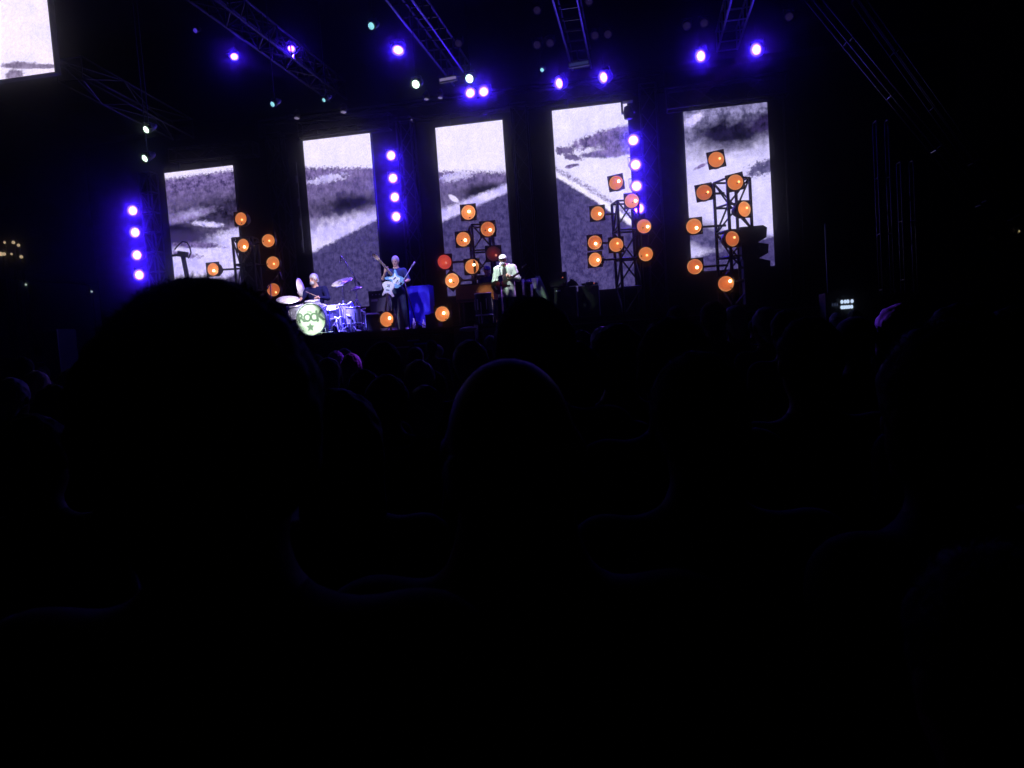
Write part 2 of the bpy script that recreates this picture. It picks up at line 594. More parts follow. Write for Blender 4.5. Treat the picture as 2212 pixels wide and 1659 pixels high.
SKY0, SKY1 = (0.70, 0.64, 1.0), (0.90, 0.81, 1.0)
FOR0, FOR1 = (0.035, 0.022, 0.10), (0.24, 0.17, 0.44)
DRK0, DRK1 = (0.0, 0.0, 0.005), (0.014, 0.010, 0.05)
HIL0, HIL1 = (0.026, 0.020, 0.092), (0.084, 0.066, 0.215)
SNO0, SNO1 = (0.48, 0.42, 0.92), (0.74, 0.66, 1.0)

screen_material('screen_picture_leftmost', [
    ('below', .955, 0.01, 0, .05, 30, .015, FOR0, FOR1, 9),
    ('below', .80, 0.03, 0, .10, 9, .12, (0.03, .024, .075), (.16, .12, .27), 6),
    ('ell', .80, .66, .55, .10, 4, .5, 5, .5, DRK0, (.04, .03, .09), 5),
    ('ell', .08, .56, .38, .05, -8, .6, 6, .5, DRK0, DRK1, 5),
    ('ell', .30, .665, .32, .030, 10, 1.1, 9, .7, FOR1, (.42, .36, .7), 6),
    ('ell', .55, .585, .20, .020, -14, 1.2, 12, .4, SNO0, SNO1, 5),
    ('below', .43, 0.10, 0, .07, 14, .03, SNO0, SNO1, 4),
    ('ell', .10, .50, .50, .055, -12, .5, 7, .45, (.03, .022, .08), FOR0, 5),
    ('ell', .36, .435, .38, .022, -9, .8, 14, .3, FOR0, FOR1, 9),
    ('ell', .15, .375, .25, .02, -16, 1.2, 22, .3, FOR0, FOR1, 9),
    ('below', .00, .20, 0.02, .035, 22, .02, HIL0, (.13, .10, .26), 12)], (SKY0, SKY1), 0.95)
screen_material('screen_picture_second', [
    ('below', .845, -.045, .0, .05, 26, .012, FOR0, FOR1, 9),
    ('ell', .30, .765, .28, .022, 4, 1.6, 24, .25, SNO0, SNO1, 5),
    ('below', .70, 0, 0, .10, 7, .15, (.055, .042, .13), (.22, .17, .38), 6),
    ('ell', .60, .605, .48, .052, 3, .6, 6, .6, DRK0, DRK1, 6),
    ('below', .505, .045, 0, .06, 9, .05, (.28, .24, .55), SNO1, 4),
    ('below', .45, .075, 0, .05, 9, .05, SNO0, SNO1, 3),
    ('below', .345, .155, 0, .025, 22, .012, HIL0, HIL1, 12)], (SKY0, SKY1), 0.95)
screen_material('screen_picture_third', [
    ('below', .745, -.05, 0, .05, 26, .012, FOR0, FOR1, 9),
    ('ell', .25, .70, .25, .022, 4, 1.6, 24, .25, SNO0, SNO1, 5),
    ('below', .655, -.01, 0, .07, 8, .12, (.05, .04, .12), (.19, .15, .34), 6),
    ('ell', .62, .605, .36, .036, 3, .6, 6, .5, DRK0, DRK1, 6),
    ('below', .515, .115, 0, .03, 11, .015, SNO0, SNO1, 3),
    ('ell', .20, .575, .09, .016, -38, .3, 9, .2, SNO1, SNO1, 3),
    ('below', .445, .135, 0, .018, 22, .012, HIL0, HIL1, 12)], (SKY0, SKY1), 0.95)
screen_material('screen_picture_fourth', [
    ('ell', .72, .825, .50, .040, 9, .9, 16, .25, FOR0, FOR1, 8),
    ('ell', .98, .805, .42, .060, 12, .6, 12, .3, (.05, .04, .12), FOR1, 8),
    ('ell', .13, .775, .12, .022, -15, 1.3, 16, .25, FOR0, (.16, .12, .3), 7),
    ('ell', .24, .735, .13, .016, -12, 1.3, 16, .25, FOR0, (.16, .12, .3), 7),
    ('ell', .72, .735, .34, .020, -2, .7, 12, .25, (.06, .05, .15), FOR1, 7),
    ('ell', .22, .69, .09, .010, 4, .9, 20, .25, FOR0, FOR1, 7),
    ('below', .700, -.275, -.03, .03, 34, .012, (.12, .09, .24), (.7, .64, .96), 16),
    ('below', .668, -.28, -.03, .02, 14, .010, SNO1, (.85, .8, .97), 4),
    ('below', .640, -.29, -.03, .018, 16, .010, HIL0, HIL1, 12)], ((.58, .53, .9), (.84, .78, .97)), 0.98)
screen_material('screen_picture_rightmost', [
    ('ell', .45, .93, .85, .20, 2, .5, 5, .4, (.06, .055, .13), (.30, .27, .52), 7),
    ('ell', .52, .84, .40, .085, -6, .7, 6, .5, DRK0, DRK1, 6),
    ('ell', .06, .93, .09, .03, 30, 1.1, 10, .4, SNO0, SNO1, 5),
    ('ell', .16, .955, .09, .02, 30, 1.1, 10, .4, SNO0, SNO1, 5),
    ('ell', .96, .87, .22, .06, 0, .8, 8, .4, DRK0, FOR0, 6),
    ('ell', .97, .615, .24, .045, 22, 1.3, 12, .2, (.05, .045, .13), (.13, .11, .27), 9),
    ('ell', .18, .655, .08, .010, 25, .8, 14, .3, FOR0, FOR1, 7),
    ('ell', .17, .215, .40, .075, -32, .35, 7, .4, (.04, .035, .12), (.12, .1, .26), 8),
    ('below', .09, .10, 0, .03, 18, .02, HIL0, HIL1, 16)], ((.48, .44, .86), (.76, .70, .97)), 0.98)
screen_material('screen_picture_wing', [
    ('ell', .86, .032, .20, .010, -8, .7, 14, .22, (.12, .09, .17), (.3, .24, .4), 8),
    ('ell', .68, .048, .16, .016, -6, .7, 14, .22, (.12, .09, .17), (.3, .24, .4), 8),
    ('ell', .62, .012, .08, .02, 0, .7, 14, .22, (.12, .09, .17), (.3, .24, .4), 8)], ((.72, .66, .95), (.93, .80, .97)), 1.0)


def screen(label, tl, tr, bl, Y, m, zbot=None, depth=0.1, xr=None):
    a, b, c = P(*tl, Y), P(*tr, Y), P(*bl, Y)
    z1 = (a.z + b.z) / 2
    z0 = zbot or c.z
    x0, x1 = a.x, (b.x if xr is None else xr)
    t = thing('led_screen', label, 'screen', ((x0 + x1) / 2, Y, z0))
    w, h = x1 - x0, z1 - z0
    me = bpy.data.meshes.new('display')
    me.from_pydata([(-w / 2, 0, 0), (w / 2, 0, 0), (w / 2, 0, h), (-w / 2, 0, h)], [], [(0, 1, 2, 3)])
    uvl = me.uv_layers.new(name='UVMap')
    for i, q in enumerate(((0, 0), (1, 0), (1, 1), (0, 1))):
        uvl.data[i].uv = q
    me.materials.append(M(m))
    obj('display', me, t)
    MB().box((0, depth / 2 + 0.004, h / 2), (w + 0.05, depth, h + 0.05)).build('cabinet', 'black_metal', t)
    for s in (-1, 1):
        MB().box((s * w * 0.3, depth * 0.6, h + 0.14), (0.08, 0.06, 0.24)).build('rigging_bracket', 'alu_dark', t)
    return t


screen('leftmost tall screen showing a dark forest above pale snow', (355, 373), (503, 358), (377, 585), 20.2, 'screen_picture_leftmost', 3.2)
screen('second tall screen from the left, behind the drummer', (654, 303), (799, 289), (677, 530), 21.0, 'screen_picture_second', 2.75)
screen('third tall screen from the left, behind the organ and singer', (940, 274), (1085, 261), (966, 640), 21.0, 'screen_picture_third')
screen('fourth tall screen with a dark hillside falling to the right', (1192, 240), (1354, 219), (1218, 632), 21.0, 'screen_picture_fourth')
screen('wide rightmost screen with dark blotchy woods along its top', (1476, 243), (1657, 219), (1497, 588), 20.2, 'screen_picture_rightmost')
wa, wb = P(-160, 10, 15.2), P(118, 155, 15.2)
t = screen('huge pale video screen cut off by the top left corner', (-165, -330), (98, -360), (-150, 190), 15.2, 'screen_picture_wing', wb.z, 0.16, wb.x)


# ------------------------------------------------------------------ stage lamps
def lathe_y(prof, n=24):                     # profile (radius, y), local front is -Y
    return MB().lathe(prof, n, Matrix(((1, 0, 0), (0, 0, 1), (0, 1, 0))), False)


def wash_light(label, px, py, Y, lens='led_blue', r=0.115, rim=True, rot=(0, 0, 0), group=None, cat='stage lamp', hang=0.0, arm_to=None, name='wash_light', elong=1.0):
    p = P(px, py, Y)
    t = thing(name, label, cat, p, rot, group)
    key = (round(r, 3), lens, rim)
    R = r * 1.4 if rim else r * 1.12
    obj('housing', cached(('h',) + key, lambda: lathe_y([(R, -0.02), (R * 1.12, -0.02), (R * 1.12, 0.08), (R * 0.9, 0.2), (R * 0.45, 0.26), (0.01, 0.265)], 24).mesh('housing', 'black_metal', True)), t)
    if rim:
        obj('halo_ring', cached(('b',) + key, lambda: lathe_y([(r, 0.004), (R, -0.012), (R * 1.02, -0.026), (R * 1.02, 0.0)], 32).mesh('halo_ring', 'rim_halo_glow', True)), t)  # ring shaped to carry the painted halo
    obj('lens', cached(('l',) + key, lambda: lathe_y([(r, 0.0), (r * 0.75, -0.012), (r * 0.35, -0.02), (0.002, -0.022)], 20).mesh('lens', lens, True)), t)
    y = MB()
    for s in (-1, 1):
        y.box((s * R * 1.24, 0.08, R * 0.6), (0.012, 0.05, R * 1.5))
    y.box((0, 0.08, R * 1.36), (R * 2.5, 0.05, 0.012))
    obj('yoke', cached(('y',) + key, lambda: y.mesh('yoke', 'black_metal')), t)
    if hang:
        hang = max(hang, 8.55 - p.z)
        pm = Euler(rot).to_matrix().inverted()
        MB().tube(pm @ Vector((0, 0.08, R * 1.2)), pm @ Vector((0, 0.08, hang)), 0.008, 6).build('hanging_clamp', 'black_metal', t)
    if arm_to is not None:
        pm = Euler(rot).to_matrix().inverted()
        MB().tube((0, 0.12, R * 1.3), pm @ (Vector(arm_to) - p), 0.022, 8).build('bracket_arm', 'black_metal', t)
    return t


for lab, Y, pts, tx in (('left', 19.9, [(287, 455), (292, 502), (296, 551), (301, 594)], 40), ('middle', 21.4, [(845, 336), (849, 385), (853, 426), (856, 468)], 34), ('right', 20.9, [(1368, 303), (1373, 356), (1375, 402), (1380, 450)], 30)):
    for k, (x, y) in enumerate(pts):
        nm = ('top', 'second', 'third', 'bottom')[k]
        q = P(x + tx, y, Y)
        where = {'left': 'in the column beyond the big dark head', 'middle': 'in the column between second and third screens', 'right': 'in the column on the right edge of the fourth screen'}[lab]
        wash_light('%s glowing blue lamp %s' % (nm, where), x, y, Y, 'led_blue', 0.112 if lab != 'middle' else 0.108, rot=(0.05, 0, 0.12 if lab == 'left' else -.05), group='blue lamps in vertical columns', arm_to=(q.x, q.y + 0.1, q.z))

ROOF = [  # px, py, Y, tilt, turn, label
    (1016, 201, 20.6, .0, 0, 'left one of the touching pair of blue lamps above the third screen'),
    (1045, 198, 20.6, .0, 0, 'right one of the touching pair of blue lamps above the third screen'),
    (1208, 180, 20.2, .3, .75, 'blue roof lamp just left of the third roof truss'),
    (1304, 167, 20.2, .3, .75, 'blue roof lamp just right of the third roof truss'),
    (1514, 121, 19.4, .3, .75, 'blue roof lamp just left of the rightmost roof truss'),
    (1634, 107, 19.4, .3, .75, 'blue roof lamp right of the rightmost roof truss')]
SPOTS = []
for px, py, Y, tilt, turn, lab in ROOF:
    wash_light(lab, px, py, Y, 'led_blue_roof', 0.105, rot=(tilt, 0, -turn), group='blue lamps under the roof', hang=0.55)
for px, py, Y, lab, r, roll in ((506, 122, 17.2, 'tilted blue-white lamp by the left edge of the left roof truss', .07, -.45), (629, 105, 18.0, 'tilted blue-white lamp beside the left roof truss', .07, -.25), (860, 108, 18.0, 'flat-looking blue-white lamp left of the second roof truss', .105, .0)):
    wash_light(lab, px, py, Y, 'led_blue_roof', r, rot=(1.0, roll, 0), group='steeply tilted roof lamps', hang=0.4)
WHITE = [(802, 56, 12.6, 'led_cyan', .056, 'small cyan-white lamp highest under the roof, left of the second truss'), (898, 182, 14.5, 'led_white', .075, 'greenish white lamp left of the end of the second roof truss'),
         (1014, 170, 14.5, 'led_white', .075, 'greenish white lamp just above the touching pair of blue lamps'), (589, 225, 13.2, 'led_cyan', .045, 'small cyan lamp below the left roof truss'),
         (700, 216, 13.2, 'led_cyan', .033, 'tiny cyan lamp at the end of the left roof truss'), (316, 280, 12.6, 'led_white', .058, 'upper greenish white lamp in the left wing'),
         (313, 342, 12.6, 'led_white', .058, 'lower greenish white lamp in the left wing'), (1171, 151, 18.5, 'led_cyan', .045, 'tiny cyan lamp left of the third roof truss')]
KEY = {}
for px, py, Y, lens, r, lab in WHITE:
    KEY[(px, py)] = wash_light(lab, px, py, Y, lens, r, rim=False, rot=(.5, 0, -.2), group='small white lamps', hang=0.35, name='spot_lamp')
DIM = [(742, 242, .075), (641, 255, .07), (921, 214, .06), (951, 211, .06)]
for (px, py, r), lab in zip(DIM, ('dim pale lamp seen edge-on above the second screen', 'dim pale lamp seen edge-on left above the second screen', 'left one of two dim edge-on lamps above the third screen', 'right one of two dim edge-on lamps above the third screen')):
    wash_light(lab, px, py, 20.4, 'led_dim', r, rim=False, rot=(1.25, 0, 0), group='dim lamps seen edge-on', hang=0.0, name='spot_lamp')
FAINT = [(1160, 22), (1272, 3), (1160, 143 - 46), (1188, 93), (1285, 77), (1313, 74), (1484, 56), (1521, 50), (1705, 36), (990, 94)]
FLAB = ['unlit lamp high left of the third roof truss top', 'unlit lamp at the top edge right of the third roof truss', 'left unlit lamp of the pair left of the third roof truss', 'right unlit lamp of the pair left of the third roof truss',
        'left unlit lamp of the pair right of the third roof truss', 'right unlit lamp of the pair right of the third roof truss', 'left unlit lamp of the pair left of the rightmost roof truss', 'right unlit lamp of the pair left of the rightmost roof truss',
        'unlit lamp far right under the roof', 'unlit lamp right of the second roof truss']
for (px, py), lab in zip(FAINT, FLAB):
    wash_light(lab, px, py, 18.6, 'faint_lens_glow', .085, rim=False, rot=(.7, 0, 0), group='unlit lamps under the roof', hang=0.3, name='par_can')
wash_light('small deep blue lamp alone at upper left', 422, 66, 17.0, 'led_deep', .05, rim=False, rot=(.5, 0, 0), name='spot_lamp')
wash_light('tiny violet lamp between the second and third screens', 889, 259, 20.8, 'led_dim', .028, rim=False, name='spot_lamp')
# tube-like batten lamps at truss ends
for px, py, lab, w, mm in ((967, 170, 'short pale batten lamp at the end of the second roof truss', .45, 'led_dim'), (1250, 137, 'short bluish batten lamp at the end of the third roof truss', .5, 'meter_dim')):
    p = P(px, py, 18.5)
    t = thing('batten_lamp', lab, 'stage lamp', p, (0, -0.05, 0))
    MB().box((0, 0.05, 0.0), (w, 0.08, 0.13)).build('housing', 'black_metal', t)
    MB().box((0, 0.004, 0), (w * .9, 0.012, 0.06)).build('lens', mm, t)
    MB().box((0, 0.05, .2), (0.04, 0.03, 0.28)).build('hanging_clamp', 'black_metal', t)
# moving head hanging across the corner of the fourth screen
p = P(1357, 240, 20.3)
t = thing('moving_head_lamp', 'black moving-head lamp against the top right corner of the fourth screen', 'stage lamp', p)
MB().box((0, 0, .30), (.3, .26, .14)).build('base', 'black_metal', t)
for s in (-1, 1):
    MB().box((s * .15, 0, .1), (.05, .14, .3)).build('yoke_arm', 'black_metal', t)
MB().lathe([(.02, -.2), (.11, -.19), (.13, -.05), (.1, .1), (.03, .14)], 18).build('head', 'black_metal', t, True)


def arc_square(r, n=32):
    """outline of a square hole plate: outer square, inner circle, as quads"""
    vs, fs = [], []
    for i in range(n):
        a = 2 * math.pi * i / n
        c, s = math.cos(a), math.sin(a)
        k = 1.13 / max(abs(c), abs(s))
        for y in (-0.012, 0.012):
            vs.append((r * c, y, r * s))
            vs.append((r * k * c, y, r * k * s))
    for i in range(n):
        j = (i + 1) % n
        a, b = i * 4, j * 4
        fs += [(a, a + 1, b + 1, b), (a + 3, a + 2, b + 2, b + 3), (a + 1, a + 3, b + 3, b + 1), (a + 2, a, b, b + 2)]
    return vs, fs


LR = 0.165


def par_lamp(label, px, py, Y, hot, style='amber', bulb='bulb', yaw=0.0, pitch=0.0, roll=0.0, arm=None, group=None, k=1.0, floor=False):
    p = P(px, py, Y)
    t = thing('amber_lamp', label, 'stage lamp', p, Euler((pitch, roll, yaw)), group)
    t.scale = (k, k, k)
    obj('gel_frame', cached('gel', lambda: MB().add(*arc_square(LR)).mesh('gel_frame', 'black_metal')), t, (0, -0.02, 0))
    obj('can', cached('can', lambda: lathe_y([(LR * 1.02, -0.005), (LR * 1.06, 0.0), (LR * 1.06, .16), (LR * .8, .24), (LR * .55, .33), (LR * .3, .35), (.01, .352)], 28).mesh('can', 'black_metal', True)), t)
    if style == 'amber':
        style = ('amber', 'amber_bright', 'amber', 'amber_deep')[int(px * 7 + py * 3) % 4]
    rp = [(LR * .995, -.004), (LR * .93, .012), (LR * .78, .03), (LR * .55, .046), (LR * .28, .056), (.003, .06)]
    obj('reflector', cached('refl' + style, lambda: lathe_y(rp, 28).mesh('reflector', style, True)), t)
    bx, bz = hot[0] * LR, -hot[1] * LR
    rr = math.hypot(*hot)
    yb = 0.058 * max(0.0, 1 - rr * rr) - 0.006
    br = 0.032 if bulb == 'bulb' else 0.026
    obj('bulb', cached(('bulb', bulb), lambda: MB().ell((0, 0, 0), (br, .02, br), 14, 8).mesh('bulb', bulb, True)), t, (bx, yb, bz))
    dsp = MB().ell((0, 0, 0), (.02, .008, .014), 8, 6)
    if hot[2:]:
        obj('bulb_holder', cached('holder', lambda: dsp.mesh('bulb_holder', 'black_metal', True)), t, (hot[2] * LR, 0.058 * max(0, 1 - hot[2] ** 2 - hot[3] ** 2) - .002, -hot[3] * LR))
    mi = Euler((pitch, roll, yaw)).to_matrix().inverted()
    if arm is not None:
        q = mi @ (Vector(arm) - p) / k
        MB().tube((0, .2, 0), q, .026, 8).build('arm', 'black_metal', t)
    if floor:
        st = MB()
        for s in (-1, 1):
            st.tube((s * LR * 1.2, .1, 0), (s * LR * 1.2, .12, FLOOR - p.z + 0.02), .012, 6)
        st.tube((-LR * 1.3, .12, FLOOR - p.z + .015), (LR * 1.3, .12, FLOOR - p.z + .015), .014, 6)
        st.build('floor_stand', 'black_metal', t)
    return t


def lamp_tower(label, px0, px1, ptop, Y, twist, size):
    b = P((px0 + px1) / 2 + 12, 600, Y)
    top = P((px0 + px1) / 2, ptop, Y).z
    t = truss(label, (b.x, b.y, FLOOR), (b.x, b.y, top), size, size, 0.036, 0.62, 'black_metal', twist, name='lamp_tower', cat='lamp tower')
    MB().box((0, 0, .012), (size + .3, size + .3, .02)).build('base_plate', 'black_metal', t)
    return b, top


def cluster(towerpx, Y, rows, group):
    for r in rows:
        px, py, hot, lab = r[:4]
        kw = dict(r[4]) if len(r) > 4 else {}
        if group == GB:
            kw['k'] = 1.16 if 'Y' not in kw else 1.07
        p = P(px, py, Y)
        tw = towerpx
        side = -1 if p.x < tw.x else 1
        near = Vector((tw.x + side * min(.2, abs(p.x - tw.x)), Y + .35, p.z))
        YY = kw.pop('Y', Y)
        if YY != Y:
            near = Vector((near.x, near.y, near.z))
        if kw.get('floor'):
            par_lamp(lab, px, py, YY, hot, group=group, **kw)
        else:
            par_lamp(lab, px, py, YY, hot, group=group, arm=near, **kw)


GB = 'amber lamps before the third screen'
GA = 'amber lamps on the left lamp tower'
tA, _ = lamp_tower('black lamp tower in front of the leftmost screen', 502, 548, 516, 19.0, 0.2, .5)
cluster(tA, 18.6, [
    (521, 473, (0, .1, -.1, .6), 'topmost amber lamp, at the right edge of the leftmost screen', {'bulb': 'bulb_soft'}),
    (526, 530, (.1, .25, -.8, .2), 'amber lamp with bright filament, below the topmost one by the leftmost screen'),
    (580, 520, (.1, 0, -.85, 0), 'amber lamp in the dark gap right of the leftmost lamp tower, upper', {'bulb': 'bulb_soft', 'yaw': .2}),
    (590, 568, (.1, .15, -.9, .1), 'amber lamp in the dark gap right of the leftmost lamp tower, lower', {'bulb': 'bulb_soft', 'yaw': .2}),
    (461, 582, (0, .2, .8, .2), 'amber lamp low before the leftmost screen, half hidden by the big dark head'),
    (591, 626, (.25, .4), 'amber lamp behind the left cymbal and thin microphone boom', {'bulb': 'bulb_soft', 'yaw': .2})], GA)
GB = 'amber lamps before the third screen'
tB, _ = lamp_tower('black lamp tower before the third screen', 1006, 1062, 488, 20.45, .35, .55)
cluster(tB, 20.05, [
    (1012, 459, (.05, -.15, .1, .7), 'topmost amber lamp before the third screen'),
    (1054, 495, (.25, .1, -.4, .1), 'amber lamp up right on the tower before the third screen'),
    (1001, 517, (.2, .1, -.3, .1), 'amber lamp left of centre on the tower before the third screen'),
    (1066, 548, (.35, .2), 'nearly dark red lamp in a square frame right above the singer\'s cap', {'style': 'amber_dim', 'bulb': 'bulb_red', 'yaw': .25}),
    (1020, 576, (.25, -.25, .4, .55), 'amber lamp low on the tower, left of the singer\'s head'),
    (960, 566, (.3, .1), 'red lamp on a side arm left of the third screen', {'style': 'amber_red', 'bulb': 'bulb_red', 'yaw': .5}),
    (977, 606, (-.25, .2, .25, .1), 'amber lamp in a frame turned to a diamond above the organ', {'roll': .75, 'Y': 18.55})], GB)
GF = 'amber lamps standing on the stage floor'
par_lamp('amber lamp on the floor in front of the standing guitarist', 836, 690, 16.4, (.4, -.15, .65, .6), group=GF, floor=True, yaw=-.1)
par_lamp('amber lamp on the floor between the guitarist and the organ', 956, 678, 16.6, (.15, -.1, .4, .75), group=GF, floor=True)
GC = 'amber lamps before the fourth screen'
tC, _ = lamp_tower('black lamp tower before the fourth screen', 1322, 1372, 437, 18.9, .3, .5)
cluster(tC, 18.5, [
    (1331, 395, (.35, -.2), 'topmost amber lamp before the fourth screen', {'yaw': -.15, 'roll': -.1}),
    (1291, 461, (.25, .05), 'amber lamp on the upper left arm before the fourth screen', {'yaw': -.15}),
    (1365, 434, (.5, 0, .05, .2), 'pinkish amber lamp overlapping the right column of blue lamps', {'yaw': -.1}),
    (1391, 489, (.55, .05, -.1, .15), 'amber lamp right of the fourth screen, upper one', {'yaw': .1}),
    (1285, 524, (.1, .15, .8, .1), 'upper one of two stacked amber lamps left on the fourth screen'),
    (1331, 529, (.2, -.2, .6, .6), 'amber lamp on the tower middle before the fourth screen', {'bulb': 'bulb_soft'}),
    (1286, 561, (.3, .05), 'lower one of two stacked amber lamps left on the fourth screen', {'yaw': -.3}),
    (1395, 549, (.15, .15, -.6, .2), 'darker orange lamp right of the fourth screen, lower one', {'bulb': 'bulb_soft'})], GC)
GD = 'amber lamps before the rightmost screen'
tD, _ = lamp_tower('tall black lamp tower before the rightmost screen', 1543, 1614, 390, 18.0, .45, .56)
cluster(tD, 17.35, [
    (1547, 345, (.5, -.1), 'topmost amber lamp before the rightmost screen', {'bulb': 'bulb_soft', 'roll': -.12}),
    (1588, 394, (.5, 0, .3, .1), 'amber lamp upper right on the tower before the rightmost screen', {'bulb': 'bulb_soft', 'roll': -.15}),
    (1521, 416, (.5, 0, .3, .1), 'amber lamp upper left on the tower before the rightmost screen', {'bulb': 'bulb_soft', 'roll': -.1}),
    (1607, 452, (.6, -.2), 'amber lamp turned away to the right, before the rightmost screen', {'yaw': .5, 'bulb': 'bulb_soft'}),
    (1499, 489, (.3, .2), 'amber lamp on the left edge of the rightmost screen, upper arm', {'yaw': -.2}),
    (1581, 516, (.5, -.2), 'amber lamp in the lower middle of the tower before the rightmost screen', {'yaw': .4, 'bulb': 'bulb_soft'}),
    (1501, 576, (.3, .1), 'amber lamp on the left edge of the rightmost screen, lower arm'),
    (1568, 613, (.55, -.3, .65, .6), 'amber lamp below the bottom edge of the rightmost screen', {'Y': 17.3})], GD)

# ------------------------------------------------------------------ loudspeaker stack before the rightmost screen
b = P(1634, 590, 17.8)
for i, lab in enumerate(('bottom black loudspeaker of the stack before the rightmost screen', 'middle black loudspeaker of the stack before the rightmost screen', 'top black loudspeaker of the stack before the rightmost screen')):
    pz = [((P(1630, a, 17.8).z, P(1630, c, 17.8).z)) for a, c in ((598, 560), (555, 526), (521, 490))][i]
    h = pz[1] - pz[0]
    t = thing('loudspeaker', lab, 'loudspeaker', (b.x - .02 * i, b.y, pz[0]), group='stacked loudspeakers')
    zz = -.02 if i == 0 else -.05
    poly = [(-.29, zz), (.06, zz), (.26, h * .16), (.28, h * .82), (.06 if i < 2 else .2, h), (-.29, h)]
    MB().prism(poly, -.2, .25).build('cabinet', 'black_tolex', t)
    MB().box((-.1, -.206, h * .5), (.32, .012, h * .7)).build('grille', 'dark_grille', t)
t = thing('speaker_base', 'black flight case carrying the loudspeaker stack', 'case', (b.x, b.y, FLOOR))
MB().box((0, .02, .3), (.56, .44, .6)).build('case_body', 'black_tolex', t)
zt = P(1630, 598, 17.8).z - FLOOR - .03
MB().box((0, .02, .6 + (zt - .6) / 2), (.4, .3, max(.05, zt - .604))).build('riser', 'black_metal', t)

# ------------------------------------------------------------------ bodies from blended limbs
def surface_nets(Dm, org, h):
    s = Dm < 0
    nx, ny, nz = Dm.shape
    cells = np.zeros((nx - 1, ny - 1, nz - 1), int)
    for a in (0, 1):
        for b_ in (0, 1):
            for c in (0, 1):
                cells += s[a:nx - 1 + a, b_:ny - 1 + b_, c:nz - 1 + c]
    act = (cells > 0) & (cells < 8)
    ids = -np.ones(act.shape, int)
    ijk = np.argwhere(act)
    ids[act] = np.arange(len(ijk))
    acc = np.zeros((len(ijk), 3))
    cnt = np.zeros(len(ijk))
    cor = [(a, b_, c) for a in (0, 1) for b_ in (0, 1) for c in (0, 1)]
    for x in cor:
        for y in cor:
            if sum(abs(p - q) for p, q in zip(x, y)) == 1 and x < y:
                v0 = Dm[ijk[:, 0] + x[0], ijk[:, 1] + x[1], ijk[:, 2] + x[2]]
                v1 = Dm[ijk[:, 0] + y[0], ijk[:, 1] + y[1], ijk[:, 2] + y[2]]
                m = (v0 < 0) != (v1 < 0)
                tt = np.where(m, v0 / np.where(m, v0 - v1, 1), 0)
                pos = np.array(x) + tt[:, None] * (np.array(y) - np.array(x))
                acc[m] += pos[m]
                cnt[m] += 1
    verts = (ijk + acc / cnt[:, None]) * h + org
    faces = []
    for ax in range(3):
        o = [0, 0, 0]
        o[ax] = 1
        A = s[:nx - o[0], :ny - o[1], :nz - o[2]]
        B = s[o[0]:, o[1]:, o[2]:]
        e = np.argwhere(A != B)
        u, v = (ax + 1) % 3, (ax + 2) % 3
        ok = (e[:, u] > 0) & (e[:, v] > 0) & (e[:, u] < Dm.shape[u] - 1) & (e[:, v] < Dm.shape[v] - 1)
        e = e[ok]
        flip = A[e[:, 0], e[:, 1], e[:, 2]]
        du = np.zeros(3, int)
        du[u] = 1
        dv = np.zeros(3, int)
        dv[v] = 1

        def gi(q):
            return ids[q[:, 0], q[:, 1], q[:, 2]]
        q0, q1, q2, q3 = gi(e - du - dv), gi(e - dv), gi(e), gi(e - du)
        f = np.stack([q0, q1, q2, q3], 1)
        f[~flip] = f[~flip][:, ::-1]
        faces.append(f)
    return verts, np.concatenate(faces)


